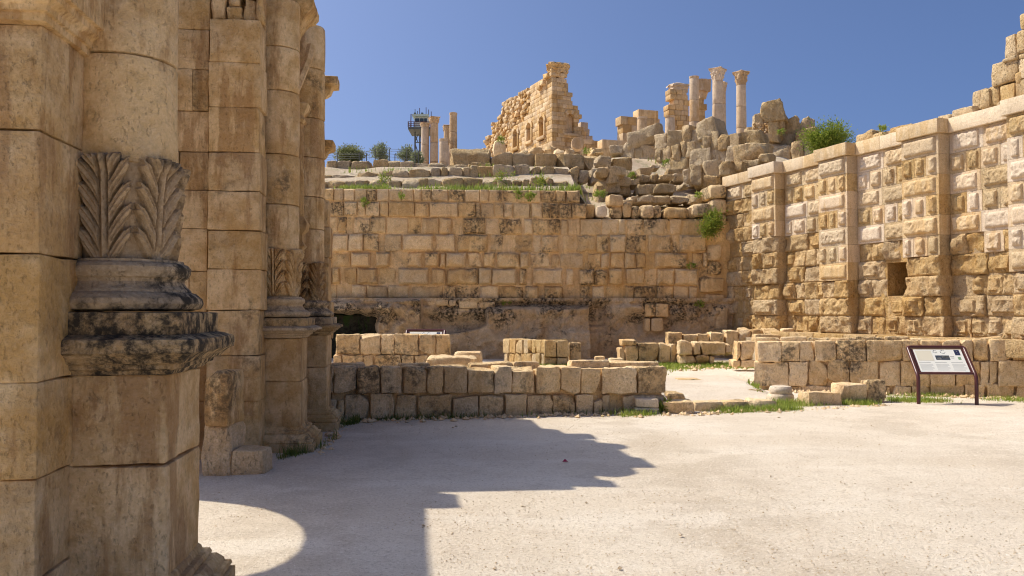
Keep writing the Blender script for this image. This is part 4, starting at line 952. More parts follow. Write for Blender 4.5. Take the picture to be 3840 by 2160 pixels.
# cores following the broken outline, a little behind the facing
def core_poly(fr, poly, y0, y1, holes=False):
    pts = [fr.hit(*p) for p in poly]; n = len(pts); V = [(p[0], y0, p[1]) for p in pts] + [(p[0], y1, p[1]) for p in pts]
    mesh('core', V, [list(range(n)), [n + i for i in range(n)][::-1]] + [[i, n + i, n + (i + 1) % n, (i + 1) % n] for i in range(n)], M['temple'], t, False)
core_poly(TL, [c5(*p) for p in [(1420, 900), (1450, 800), (1495, 725), (1525, 625), (1575, 580), (1615, 455), (1700, 365), (1748, 335), (1812, 290), (1875, 262), (1905, 262), (2020, 245), (2030, 900)]], .75, 2.4)
for ws, wz0, wz1, wh in winS:   # window niches: arched frame, sill
    n = 9; zc = wz1 - wh
    for k in range(n):
        a0, a1 = math.pi * k / n, math.pi * (k + 1) / n; pts = [(ws + r_ * math.cos(a), zc + r_ * math.sin(a)) for r_, a in ((wh - .03, a0), (wh + .42, a0), (wh + .42, a1), (wh - .03, a1))]
        V = [(p[0], -.16, p[1]) for p in pts] + [(p[0], .5, p[1]) for p in pts]
        mesh('voussoir', V, [[0, 1, 2, 3], [7, 6, 5, 4]] + [[i, 4 + i, 4 + (i + 1) % 4, (i + 1) % 4] for i in range(4)], M['temple'], t, False)
    for sg in (-1, 1): mesh('jamb', *rough_box((ws + sg * wh - .16, ws + sg * wh + .16, -.13, .5, wz0 + .1, zc), .02, 0, 1, 9), M['temple'], t)
    mesh('window_sill', *rough_box((ws - wh - .3, ws + wh + .3, -.3, .4, wz0 - .25, wz0 + .1), .03, 0, 1, 9), M['temple'], t)
# right hand face
tr = TR.thing('temple_wall', 'stepped temple side wall with one arched niche, right of the corner', 'temple')
t = tr
polyR = [c5(*p) for p in [(2020, 900), (2020, 200), (2148, 200), (2150, 290), (2172, 320), (2200, 350), (2215, 400), (2235, 440), (2250, 492), (2282, 500), (2290, 640), (2330, 700), (2330, 760), (2425, 765), (2440, 900)]]
ns, nz1 = TR.hit(*c5(2198, 530)); _, nz0 = TR.hit(*c5(2198, 705)); nh = .85 * (TR.hit(*c5(2240, 620))[0] - TR.hit(*c5(2155, 620))[0]) / 2
z = TL.hit(*c5(2035, 880))[1] - 1
while z < zmaxT:
    s = 0.
    while s < 9.5:
        d = rnd.uniform(.5, .95); s1 = s + d
        for e0 in (1.95,):
            if s < e0 < s1 and s1 - e0 < .5: s1 = e0
        if inpoly(*proj(TR, (s + s1) / 2, z + rh / 2), polyR):
            parts_ = [(s, s1)]
            if s1 > ns - nh and s < ns + nh and z + rh > nz0 and z < nz1: parts_ = [(a, b) for a, b in ((s, ns - nh), (ns + nh, s1)) if b - a > .12]
            for a, b in parts_:
                off = -.12 if (a + b) / 2 < 1.95 else 0.
                mesh('block', *rough_box((a + .01, b - .01, off + rnd.uniform(-.02, .02), .6, z + .008, z + rh - .008), .02, 0, 1, 9), M['temple'], t)
        s = s1
    z += rh
core_poly(TR, [c5(*p) for p in [(2040, 900), (2040, 215), (2140, 215), (2142, 300), (2190, 360), (2205, 410), (2240, 500), (2275, 510), (2280, 900)]], .62, 2.2)
zc = nz1 - nh
for k in range(9):
    a0, a1 = math.pi * k / 9, math.pi * (k + 1) / 9; pts = [(ns + r_ * math.cos(a), zc + r_ * math.sin(a)) for r_, a in ((nh - .03, a0), (nh + .45, a0), (nh + .45, a1), (nh - .03, a1))]
    V = [(p[0], -.16, p[1]) for p in pts] + [(p[0], .5, p[1]) for p in pts]
    mesh('voussoir', V, [[0, 1, 2, 3], [7, 6, 5, 4]] + [[i, 4 + i, 4 + (i + 1) % 4, (i + 1) % 4] for i in range(4)], M['temple'], t, False)
mesh('window_sill', *rough_box((ns - nh - .4, ns + nh + .4, -.3, .4, nz0 - .3, nz0), .03, 0, 1, 9), M['temple'], t)
def capital(R0, h, seed, n=48):
    def md(r, z, T):
        y = (z) / h
        lf = np.maximum(0, np.cos(8 * T)) * sm(.08, .38, y) * (1 - sm(.38, .48, y)) + np.maximum(0, np.cos(8 * T + math.pi)) * sm(.35, .62, y) * (1 - sm(.62, .72, y)) + np.maximum(0, np.cos(4 * T + math.pi)) ** 2 * sm(.6, .85, y) * 1.6
        return r + .30 * R0 * lf, z
    prof = [(R0, 0)] + [(R0 * (1 + .32 * (k / 14) ** 2.2), h * .86 * k / 14) for k in range(1, 15)] + [(R0 * .8, h * .87)]
    a = lathe(prof, n, .10 * R0, 2.5, seed, md)
    V, f = square_mould(R0 * 1.12, R0 * 1.12, [(0, h * .86), (.16 * R0, h * .9), (.2 * R0, h * .97), (.0, h)], 6, .03 * R0, 4, seed)
    rr_ = np.maximum(np.abs(V[:, 0]), np.abs(V[:, 1])); mn = np.minimum(np.abs(V[:, 0]), np.abs(V[:, 1])); k = 1 - .14 * (1 - (mn / np.maximum(rr_, .01)) ** 2); V[:, :2] *= k[:, None]
    return a, (V, f)
# corner pier capital
hgt = 2.0; s0 = 0
cap = rough_box((-.15, 2.0, -.2, .9, zmaxT - .1, zmaxT + .35), .06, .1, 2, .25, 5); mesh('cornice', *cap, M['temple'], t)
V, f = square_mould(1.05, .55, [(0, zmaxT + .3), (.06, zmaxT + .5), (.05, zmaxT + .7), (.14, zmaxT + .85), (.08, zmaxT + .95), (.2, zmaxT + 1.1), (.26, zmaxT + 1.25), (.2, zmaxT + 1.4), (.05, zmaxT + 1.45)], 16, .26, 2.6, 6); V += np.array([.95, .3, 0]); mesh('pier_capital', V, f, M['temple'], t)
t = t2
for a, b, zz0 in ((-1.6, -.35, -.15), (-2.6, -1.6, -.7), (-3.4, -2.6, -1.1)): mesh('cornice', *rough_box((a, b, -.4, .6, zmaxT + zz0, zmaxT + zz0 + .55), .08, .12, 2, .25), M['temple'], t)

def temple_column(name, label, px, wpx, ytop, ybot, Y, cap_h=0., topdish=False, cat='column', capcut=False, group='columns on the hill', mat='tempcol'):
    R0 = wpx / 2 / F * Y; zt = P(px, ytop, Y)[2]; b = P(px, ybot, Y); t = thing(name, label, cat, (b[0], Y, b[2] - 1.5), rnd.uniform(0, 1), group)
    H = zt - b[2] + 1.5; ch = cap_h / F * Y; z = 0; sh = H - ch; n = max(1, int(round(sh / (R0 * 4.2))))
    for k in range(n):
        z1 = sh * (k + 1) / n * 1.0; k0 = 1 - .10 * z / sh; k1 = 1 - .10 * z1 / sh
        mesh('drum', *lathe([(R0 * k0 * .97, z + .02), (R0 * k0, z + .06), (R0 * (k0 + k1) / 2, (z + z1) / 2), (R0 * k1, z1 - .06), (R0 * k1 * .97, z1 - .01)], 28, R0 * .03, 1.5, rnd.randrange(99), None, 2), M[mat], t); z = z1
    if ch:
        a, b_ = capital(R0 * .92, ch, rnd.randrange(99))
        for V, f in (a,): V[:, 2] += sh; mesh('capital', V, f, M[mat], t)
        V, f = b_; V[:, 2] += sh; mesh('abacus', V, f, M[mat], t)
    elif topdish: mesh('broken_top', *lathe([(R0 * .9, sh - .01), (R0 * .96, sh + .05), (R0 * .97, sh + .2), (R0 * .5, sh + .25)], 28, R0 * .06, 2, 5), M[mat], t)
    return t
def sc5(x, y): return c5(x, y)
for lab, x, wd, yt, yb, Y, ch, td in [
    ('first hill column from the left, with worn low capital before the watchtower', 921, 72, 612, 970, 72, 34, False),
    ('second hill column from the left, taller with flaring capital', 1002, 76, 560, 970, 72, 50, False),
    ('short thick column stump between taller hill columns', 1086, 84, 775, 985, 70, 0, True),
    ('slim column with chipped capital behind the thick stump', 1112, 56, 632, 980, 80, 60, False),
    ('bare topped column standing rightmost of the left hill group', 1170, 72, 545, 990, 71, 0, True)]:
    a = c5(x, yt); b = c5(x, yb); temple_column('hill_column', lab, a[0], wd / 2.342, a[1], b[1], Y, ch / 2.342 * 1.2, td)
cr = lambda x, y: (2200 + x / 2.415, 200 + y / 2.415)
for lab, x, wd, yt, yb, Y, ch, td in [
    ('bare topped column next to the ruined anta pier', 976, 92, 228, 700, 95, 0, True),
    ('tallest capital topped column in the temple colonnade', 1190, 104, 138, 760, 95, 120, False),
    ('capital topped column standing rightmost on the skyline', 1402, 94, 165, 760, 97, 128, False),
    ('thick low column stump left of the anta pier', 756, 98, 585, 760, 93, 0, True),
    ('low wide drum before the small ashlar wall', 503, 96, 597, 720, 92, 0, True),
    ('column with projecting capital half hidden behind the tallest column', 1238, 52, 262, 760, 112, 100, False)]:
    a = cr(x, yt); b = cr(x, yb); temple_column('hill_column', lab, a[0], wd / 2.415, a[1], b[1], Y, ch / 2.415, td)
def hill_wall(name, label, Y, conv, polys, rh, mat='temple', dx=.25, cat='wall', rough=0, wd=(.8, 1.4)):
    m = conv(*polys[0]); fr = Frame(*P(m[0], m[1], Y)[:2], 1, dx); t = fr.thing(name, label, cat)
    poly = [conv(*p) for p in polys]; pts = [fr.hit(*p) for p in poly]; z0 = min(p[1] for p in pts); z1 = max(p[1] for p in pts); s0 = min(p[0] for p in pts); s1 = max(p[0] for p in pts)
    z = z0
    while z < z1:
        s = s0 + rnd.uniform(-.3, 0)
        while s < s1:
            d = rnd.uniform(*wd)
            if inpoly(*proj(fr, s + d / 2, z + rh / 2), poly): mesh('block', *rough_box((s + .01, s + d - .01, rnd.uniform(-.03, .03) - rough * rnd.random(), 1.4, z + .008, z + rh - .008), .02 + rough * .4, rough * .3, 2, .5, None, rough * .3, 2), M[mat], t)
            s += d
        z += rh
    return fr, t
hill_wall('ashlar_wall', 'small stepped ashlar wall on the hill left of the columns', 96, cr, [(330, 870), (330, 600), (430, 565), (440, 535), (500, 530), (570, 530), (640, 575), (660, 600), (660, 870)], .95, dx=.35)
hill_wall('ashlar_wall', 'long low ashlar wall right of the temple corner', 92, cr, [(60, 930), (110, 845), (150, 790), (200, 760), (300, 740), (300, 690), (350, 690), (350, 930)], .95, dx=.3)
hill_wall('ashlar_wall', 'low block wall at the foot of the temple niche', 99, c5, [(2330, 870), (2330, 765), (2425, 768), (2430, 810), (2445, 960), (2330, 960)], .55)
hill_wall('ruined_pier', 'weathered pier standing behind the temple side wall', 112, c5, [(2300, 780), (2300, 585), (2370, 578), (2372, 780)], .9, 'tempcol', rough=.1)
fr, t = hill_wall('anta_pier', 'ruined anta pier with broken capital left of the bare column', 100, cr, [(760, 840), (760, 560), (775, 420), (780, 320), (925, 310), (930, 840)], .62, dx=.25, wd=(.55, 1.0), rough=.06)
s0, z1 = fr.hit(*cr(775, 268)); s1, z0 = fr.hit(*cr(925, 330))
V, f = square_mould((s1 - s0) / 2 * .80, .55, [(0, z0 - .3), (.05, z0), (.15, z0 + .25), (.08, z0 + .35), (.26, z0 + .6), (.30, z1 - .25), (.22, z1 - .1), (.05, z1)], 14, .22, 2.2, 8); V += np.array([(s0 + s1) / 2, .6, 0]); mesh('pier_capital', V, f, M['tempcol'], t)
fr, t = hill_wall('anta_pier', 'second anta pier with capital right of the bare column', 104, cr, [(1015, 840), (1015, 400), (1085, 400), (1085, 840)], .75, dx=.25, wd=(.9, 1.3))
s0, z1 = fr.hit(*cr(1012, 325)); s1, z0 = fr.hit(*cr(1092, 410))
V, f = square_mould((s1 - s0) / 2 * .85, .7, [(0, z0), (.05, z0 + .6), (.14, z0 + .8), (.06, z0 + 1.), (.2, z0 + 1.5), (.12, z0 + 1.7), (.34, z0 + 2.3), (.4, z1 - .3), (.1, z1)], 14, .2, 2., 9); V += np.array([(s0 + s1) / 2, .6, 0]); mesh('pier_capital', V, f, M['tempcol'], t)
# fallen drum and stones below the temple
p = P(*c5(2260, 800), 78); rr = 55 / 2.342 / F * 78
t = thing('fallen_drum', 'large fallen column drum lying on its side below the temple niche', 'drum', p, R(20))
V, f = lathe([(rr * .2, -.75), (rr * .96, -.72), (rr, -.6), (rr, .6), (rr * .96, .72), (rr * .2, .75)], 32, .04, 2, 3, None, 2); mesh('drum', rot(V, 0, R(90), 0, (0, 0, 0)) @ np.array([[math.cos(1.2), math.sin(1.2), 0], [-math.sin(1.2), math.cos(1.2), 0], [0, 0, 1]]), f, M['tempcol'], t)
for lab, x0, y0, x1, y1, Y in [('rounded boulder at the foot of the temple windows', 1830, 812, 1955, 885, 70), ('small dark stone left of the rounded boulder below the temple', 1745, 850, 1830, 885, 70), ('pointed grey stone below the temple corner', 1985, 812, 2075, 885, 70), ('low stone beside the fallen drum', 2060, 840, 2150, 890, 66), ('broken stone in front of the fallen drum', 2150, 835, 2230, 890, 64), ('flat stone in the weeds right of the fallen drum', 2380, 830, 2500, 885, 60), ('broken sill block at the left foot of the temple', 1520, 768, 1625, 880, 95)]:
    a = c5(x0, y0); b = c5(x1, y1); loose1('boulder', lab, 'boulder', a[0], b[0], a[1], b[1] + 10, 2.0, 'rubble' if Y < 90 else 'temple', Y=Y, r=.5, amp=.25, warp=.12, group='stones below the temple', step=.5)

# ------------------------------------------------------------------ watchtower
TWY = 118.
def tp(x, y, Y=TWY): return P(1500 + x / 5.365, 380 + y / 5.365, Y)
k = TWY / F / 5.365
base = tp(400, 1230); t = thing('watchtower', 'steel watchtower with pale cabin, railing and antennas on the skyline', 'tower', base)
def rel(x, y, dy=0.): p = tp(x, y); return (p[0] - base[0], dy, p[2] - base[2])
for x, dy in ((322, -1.2), (380, 1.2), (585, -1.2), (500, 1.2)):
    a = rel(x, 1330, dy); b = rel(x, 650, dy); mesh('leg', *box(a[0] - .10, a[0] + .10, dy - .10, dy + .10, a[2], b[2]), M['steel'], t, False)
for (x0, y0, x1, y1) in ((322, 700, 380, 860), (380, 860, 585, 900), (322, 860, 585, 870), (322, 870, 380, 700), (380, 700, 585, 880), (322, 880, 380, 1050), (380, 1060, 322, 900)):
    mesh('brace', *tube([rel(x0, y0, -1.2), rel(x1, y1, -1.2)], .06, 6), M['steel'], t)
a = rel(205, 590); b = rel(640, 665); mesh('platform', *box(a[0], b[0], -2.4, 2.2, b[2] + .2, a[2]), M['steel'], t, False)
a = rel(318, 375); b = rel(575, 600); cabw = mesh('cabin_wall', *box(a[0], b[0], -1.6, 1.6, b[2], a[2]), M['cabin'], t, False)
for x0, x1 in ((330, 412), (425, 500), (510, 565)):
    a = rel(x0, 395); b = rel(x1, 470); mesh('window', *box(a[0], b[0], -1.66, -1.5, b[2], a[2]), M['glass'], cabw, False)
a = rel(278, 325); b = rel(600, 365)
mesh('cabin_roof', *box(a[0], b[0], -2.1, 2.1, b[2], a[2]), M['cabroof'], t, False)
for x in (205, 262, 320):
    a = rel(x, 590, -2.3); b = rel(x, 480, -2.3); mesh('railing_post', *tube([a, b], .07, 6), M['brown_metal'], t)
for y in (482, 520, 558):
    mesh('railing_bar', *tube([rel(205, y, -2.3), rel(640, y, -2.3)], .035, 6), M['brown_metal'], t); mesh('railing_bar', *tube([rel(205, y, -2.3), rel(205, y, 2.)], .035, 6), M['brown_metal'], t)
for x, y0, y1 in ((303, 325, 158), (353, 325, 195), (395, 325, 135), (525, 330, 122), (577, 300, 165), (628, 330, 205)):
    mesh('antenna', *tube([rel(x, y0), rel(x, y1)], .05, 6), M['brown_metal'] if x > 390 else M['steel'], t)
mesh('corner_rail', *tube([rel(255, 590, -2.3), rel(262, 330, -2.3)], .07, 6), M['brown_metal'], t)
for x in (318, 462):
    a = rel(x - 20, 265); b = rel(x + 20, 305); mesh('floodlight', *box(a[0], b[0], -1.2, -.6, b[2], a[2]), M['steel'], t, False)
    mesh('floodlight_stem', *tube([rel(x, 330, -.9), rel(x, 300, -.9)], .07, 6), M['steel'], t)
# fence posts near the bushes
FP = ['leftmost thin steel fence post, at the left edge of the dense bush', 'thin steel fence post at the right edge of the dense bush', 'thin steel fence post rising before the middle olive tree', 'tall thin steel fence post right of the middle olive tree', 'short leaning fence post between the two olive trees', 'thin steel fence post before the olive by the watchtower', 'thin fence post just left of the first hill column', 'rightmost thin fence post against the first hill column', 'short fence post between dense bush and middle olive tree']
for i, (x, yt, yb) in enumerate([(155, 880, 940), (345, 880, 935), (485, 850, 935), (610, 845, 930), (658, 890, 945), (762, 850, 950), (835, 880, 950), (865, 860, 950), (408, 888, 935)]):
    a = P(*c5(x, yt), 62); b = P(*c5(x, yb), 62)
    o = mesh('fence_post', *tube([(0, 0, -.5), (0, 0, a[2] - b[2]), ((a[2] - b[2]) * .12, -.1, (a[2] - b[2]) * 1.12)], .035, 6), M['steel']); o.location = b
    tag(o, FP[i], 'fence post', 'fence posts on the skyline')
wv = []
for fz in (.25, .55, .85, 1.05):
    pts = []
    for x, yt, yb in [(60, 890, 945), (155, 880, 940), (345, 880, 935), (485, 850, 935), (610, 845, 930), (762, 850, 950), (865, 860, 950)]:
        a = P(*c5(x, yt), 62.05); b = P(*c5(x, yb), 62.05); pts.append((a[0], 62.05, b[2] + (a[2] - b[2]) * fz))
    wv.append(tube(pts, .012, 4))
wf = thing('wire_fence', 'thin strands of wire strung between the skyline fence posts', 'fence')
for v in wv: mesh('wire', *v, M['steel'], wf)

# ------------------------------------------------------------------ information boards
def info_board(label, X, Y, zg, rz, sc, mini=False):
    t = thing('information_board', label, 'sign', (X, Y, zg), rz, 'information boards')
    W, hb, hp, bk = 1.02 * sc, .53 * sc, 1.03 * sc, .52 * sc
    def arcpath(x):
        return [(x, 0, -.1), (x, 0, hb - .06), (x, .015, hb), (x, .05, hb + .04)]
    N = .032
    up = [(0, .05, hb + .05), (0, bk, hp)]
    for sx in (0, W):
        mesh('post', *tube([(sx, 0, -.15), (sx, 0, hb - .08), (sx, .008, hb - .03), (sx, .035, hb + .02), (sx, .07, hb + .055), (sx, bk - .03, hp - .022)], N, 12), M['brown_metal'], t)
    mesh('top_rail', *tube([(0, bk - .035, hp - .026), (.012, bk - .01, hp - .006), (.05, bk, hp), (W - .05, bk, hp), (W - .012, bk - .01, hp - .006), (W, bk - .035, hp - .026)], N, 12), M['brown_metal'], t)
    mesh('bottom_rail', *tube([(.0, .05, hb + .035), (W, .05, hb + .035)], .02, 8), M['brown_metal'], t)
    d = np.array([0, bk - .07, hp - hb - .055]); L = np.linalg.norm(d); d /= L; nrm = np.array([0, -d[2], d[1]]); o0 = np.array([0, .07, hb + .055])
    pan = None
    def plate(nm, u0, u1, v0, v1, th, mat, lift=0., par=None):
        V = []
        for e in (lift, lift + th):
            for u, v in ((u0, v0), (u1, v0), (u1, v1), (u0, v1)): V.append(o0 + np.array([u, 0, 0]) + d * v + nrm * e)
        return mesh(nm, np.array(V), [[3, 2, 1, 0], [4, 5, 6, 7], [0, 1, 5, 4], [1, 2, 6, 5], [2, 3, 7, 6], [3, 0, 4, 7]], M[mat], par or t, False)
    for a, b in ((.03, .065), (W - .065, W - .03)): plate('side_bar', a, b, 0, L - .05, .014, 'brown_metal', -.008)
    plate('backing', .06, W - .06, -.01, L - .055, .01, 'brown_metal', -.01)
    pan = plate('panel', .075, W - .07, .0, L - .065, .006, 'panel_white', .002)
    Ph, Pw = L - .065, W - .145
    def ink(nm, u0, u1, v0, v1, mat): plate(nm, .075 + u0 * Pw, .075 + u1 * Pw, (1 - v1) * Ph, (1 - v0) * Ph, .001, mat, .0085, pan)
    ink('map_print', .03, .36, .05, .50, 'ink_tan')
    ink('photo_print', .41, .70, .27, .47, 'ink_dark'); ink('photo_detail', .55, .69, .30, .40, 'ink_grey'); ink('photo_detail', .43, .52, .36, .45, 'ink_grey')
    ink('navy_emblem', .84, .95, .02, .26, 'ink_navy'); ink('emblem_mark', .885, .91, .07, .1, 'ink_grey'); ink('emblem_mark', .885, .91, .17, .19, 'ink_grey')
    ink('green_emblem', .87, .93, .34, .46, 'ink_green'); ink('plan_print', .72, .80, .30, .33, 'ink_grey'); ink('plan_print', .73, .79, .37, .40, 'ink_grey')
    for cx, cy, r_ in ((.44, .10, .045), (.60, .11, .06)):
        for q in range(7):
            a = q * .8 + .4; ink('ruin_plan_print', cx + r_ * math.cos(a) * .8 - .010, cx + r_ * math.cos(a) * .8 + .012, cy + r_ * math.sin(a) * 1.2 - .012, cy + r_ * math.sin(a) * 1.2 + .012, 'ink_dark' if q % 2 else 'ink_grey')
    for c in range(3):
        ink('text_heading', .03 + c * .33, .27 + c * .33, .575, .59, 'ink_grey')
        for r_ in range(6): ink('text_line', .03 + c * .33, (.30 if r_ % 3 != 2 else .26) + c * .33, .65 + r_ * .05, .675 + r_ * .05, 'ink_text')
    ink('corner_clip', .0, .07, .97, 1.0, 'cabin'); ink('corner_clip', .9, .98, .97, 1.0, 'cabin')
    return t
g = PG(3445, 1517); g2 = PG(3663, 1519)
ib = info_board('brown tubular information board with white printed panel on the gravel', g[0], g[1], 0, math.atan2(g2[1] - g[1], g2[0] - g[0]) , math.hypot(g2[0] - g[0], g2[1] - g[1]) / 1.02)
a = P(1518, 1240, 21.2); b = P(1648, 1240, 21.2)
info_board('information board half hidden behind the inner left wall', a[0] + .06, 20.7, INZ - .05, 0, .92)

# ------------------------------------------------------------------ plants
def blades(pts, h, mat, name, label=None, per=1, lean=.9, wd=.005, flowers=0):
    V = []; Fs = []; mi = []
    for (x, y, z) in pts:
        for _ in range(per):
            a = rnd.uniform(0, 6.28); hh = h * (.25 + 1.1 * rnd.random() ** 2.2); lx = lean * hh * rnd.uniform(.1, 1) * math.cos(a); ly = lean * hh * rnd.uniform(.1, 1) * math.sin(a)
            w_ = wd * rnd.uniform(.7, 1.4); c, s = math.cos(a + 1.57) * w_, math.sin(a + 1.57) * w_; n = len(V)
            px, py = x + rnd.uniform(-.03, .03), y + rnd.uniform(-.03, .03)
            V += [(px - c, py - s, z - .02), (px + c, py + s, z - .02), (px + lx * .4 + c * .7, py + ly * .4 + s * .7, z + hh * .6), (px + lx * .4 - c * .7, py + ly * .4 - s * .7, z + hh * .6), (px + lx, py + ly, z + hh)]
            Fs += [[n, n + 1, n + 2, n + 3], [n + 3, n + 2, n + 4]]
    return stuff(mesh(name, V, Fs, mat), label)
def patch_line(p0, p1, n, spread, clump=3., seed=0, zf=gz):
    rs = np.random.RandomState(seed * 7 + n); q = rs.rand(n); x = p0[0] + (p1[0] - p0[0]) * q; y = p0[1] + (p1[1] - p0[1]) * q
    k = vnoise(np.stack([x * clump, y * clump, np.full(n, seed + .5)], -1), 3); ok = k >= .02 + rs.uniform(-.35, .35, n)
    x = (x + rs.normal(0, spread * .3, n))[ok]; y = (y + rs.normal(0, spread, n))[ok]
    return list(zip(x.tolist(), y.tolist(), np.asarray(zf(x, y)).tolist()))
def wline(fr, s, off): return (fr.x + fr.dx * s - fr.dy * off, fr.y + fr.dy * s + fr.dx * off)
blades(patch_line(wline(W1, .1, -.06), wline(W1, 5.2, -.08), 2400, .05, 1.3, 1), .10, M['dark_grass'], 'grass', 'sparse dark grass along the foot of the front low wall')
blades(patch_line(wline(W1, 2.6, -.12), wline(W1, 5.3, -.16), 2200, .14, 1.6, 2), .08, M['grass'], 'grass', 'short green grass before the right end of the front low wall')
blades(patch_line(PG(2330, 1560), PG(3000, 1535), 5000, .10, 2, 3) + patch_line(PG(2900, 1520), PG(3340, 1515), 6000, .15, 2, 4), .10, M['grass'], 'grass', 'green tufts growing around the threshold stones')
blades(patch_line(PG(3330, 1505), PG(3840, 1500), 9000, .18, 1.1, 5) + patch_line(PG(3330, 1485), PG(3840, 1485), 5000, .1, 1.1, 6), .075, M['grass'], 'grass', 'grass strip along the long low wall behind the board')
p = G(.05, 10.1); q = G(.1, 10.9); p2 = G(-.3, 9.5)
blades(patch_line(p2, p, 900, .10, 3, 7) + patch_line(p, q, 500, .08, 3, 8) + patch_line(G(.06, 12.0), G(.35, 12.6), 900, .08, 3, 9) + patch_line(G(-.9, 9.3), G(-.5, 9.4), 300, .06, 3, 2), .12, M['dark_grass'], 'grass', 'dark grass around the feet of the gate pedestals')
blades(patch_line(PG(2250, 1388, INZ), PG(2560, 1372, INZ), 12000, .6, .7, 10) + patch_line(PG(2560, 1372, INZ), PG(2820, 1375, INZ), 7000, .4, .7, 11) + patch_line(PG(2800, 1430, INZ), PG(2840, 1470, .1), 600, .15, 2, 12) + patch_line(PG(1800, 1378, INZ), PG(2200, 1378, INZ), 4000, .25, 1, 13), .09, M['grass'], 'grass', 'thin grass on the floor of the inner court', 1, .9, .010)
zs_ = lambda x, y: float(hz(np.array([x]), np.array([y]))[0]) + .04
rs = np.random.RandomState(77)
x = rs.uniform(-6.2, 2.1, 20000); y = 25.45 + .06 * x + np.abs(rs.normal(0, .35, 20000)); k = vnoise(np.stack([x * .9, y * .5, x * 0 + 7.5], -1), 8); ok = k > -.15 + rs.uniform(-.25, .35, 20000)
x, y = x[ok], y[ok]; blades(list(zip(x.tolist(), y.tolist(), (hz(x, y) + .04).tolist())), .22, M['grass'], 'grass', 'green grass strip on top of the back wall', 1, .6, .012)
x = rs.uniform(-6, 6.4, 5200); y = rs.uniform(26, 33, 5200); k = vnoise(np.stack([x * 1.1, y * 1.1, x * 0 + 3.5], -1), 12); x, y = x[k > .32], y[k > .32]
blades(list(zip(x.tolist(), y.tolist(), (hz(x, y) + .04).tolist())), .18, M['grass'], 'grass', 'scattered weeds on the ruined terrace slope', 1, .5, .012)

def leaf_cloud(n, fn, size, stretch=1.):
    V = []; Fs = []
    for _ in range(n):
        c, dr = fn(); a = Vector((rnd.gauss(0, 1), rnd.gauss(0, 1), rnd.gauss(0, .7))); a = (a * .6 + Vector(dr)).normalized(); b = a.orthogonal().normalized()
        b.rotate(__import__('mathutils').Quaternion(a, rnd.uniform(0, 6.28))); s = size * rnd.uniform(.6, 1.3); k = len(V); p = Vector(c)
        V += [tuple(p), tuple(p + a * s * .5 * stretch + b * s * .28), tuple(p + a * s * stretch), tuple(p + a * s * .5 * stretch - b * s * .28)]; Fs.append([k, k + 1, k + 2, k + 3])
    return V, Fs
def shrub(name, label, cat, base, rx, rz, n, size, mat, stems=10, flat=.6, group=None, spiky=.0, flowers=0, cent=.55, trunk=None):
    t = thing(name, label, cat, base, 0, group)
    tips = []
    for i in range(stems):
        a = rnd.uniform(0, 6.28); e = rnd.uniform(.02, 1.0) ** .7; l = rnd.uniform(.65, 1.); tips.append(Vector((math.cos(a) * rx * math.sqrt(max(0, 1 - (2 * e - 1) ** 2)) * l, math.sin(a) * rx * flat * math.sqrt(max(0, 1 - (2 * e - 1) ** 2)) * l, rz * e * (1 if trunk is None else 1))))
    for i, tp_ in enumerate(tips[:14]):
        m = Vector((tp_.x * .35, tp_.y * .35, tp_.z * .45)); mesh('stem', *tube([(0, 0, -.05 * rz), tuple(m), tuple(tp_ * .95)], [.03 * rz if trunk is None else trunk, .015 * rz, .004 * rz] if trunk or rx > .5 else [.012 * rz, .008 * rz, .004 * rz], 5), M['bark'] if trunk or rx > .5 else M['dark_grass'], t)
    def fn():
        tp_ = rnd.choice(tips); f = rnd.uniform(cent, 1.06); m = Vector((tp_.x * .35, tp_.y * .35, tp_.z * .45))
        p = m.lerp(tp_, (f - .45) / .55) if f > .45 else m * (f / .45)
        sp = .16 * (rx + rz) / 2 * (1 - spiky); p = p + Vector((rnd.gauss(0, sp), rnd.gauss(0, sp * flat), rnd.gauss(0, sp * .8)))
        return p, (p - Vector((0, 0, rz * .2))).normalized() * .9 + Vector((0, 0, .3))
    V, Fs = leaf_cloud(n, fn, size, 1.4); o = mesh('foliage', V, Fs, mat, t)
    if flowers:
        V, Fs = leaf_cloud(flowers, fn, size * .8, .8); mesh('blossom', V, Fs, M['yellow'], t)
    return t
b = P(3075, 578, 26.); shrub('bush', 'bright green bush growing over the coping of the rusticated wall', 'bush', (b[0], 25.2, b[2] - .12), .74, .85, 9500, .05, M['shrub'], 34, .7, cent=.35)
sw = RW.hit(3310, 490, .15)[0]; shrub('weed', 'weed tuft on top of the rusticated wall right of the bush', 'weed', (RW.x + RW.dx * sw - RW.dy * .15, RW.y + RW.dy * sw + RW.dx * .15, ZT + .42), .12, .18, 140, .045, M['grass'], 8, .6, 'weeds among the ruins')
b = RW.hit(2662, 890); p = P(2668, 880, 24.9); shrub('bush', 'leafy green plant with yellow flowers hanging from the back wall corner', 'bush', p, .32, .70, 2800, .045, M['shrub'], 20, .5, flowers=130)
for lab, px, py, w_, h_, n in [('small weed on the second course near the left of the back wall', 1367, 775, .12, .22, 160), ('pair of green weeds hanging under the grass strip', 1990, 755, .14, .26, 190), ('single weed low between top stones of the back wall', 1945, 745, .10, .24, 120), ('tiny weed in the top course of the back wall', 1507, 750, .07, .18, 80), ('weed in the joint above the dark rock', 1898, 1145, .11, .16, 110), ('weed low at the right foot of the back wall', 2622, 1150, .13, .14, 120), ('weed in the mid courses near the corner', 2592, 1003, .1, .12, 90), ('little weed right of the grass strip end', 2250, 745, .2, .22, 180)]:
    p = P(px, py, 24.85 + .06 * (px - 1920) / F * 25); shrub('wall_weed', lab, 'weed', p, w_, h_, n, .055, M['grass'], 7, .5, 'weeds growing in the back wall')
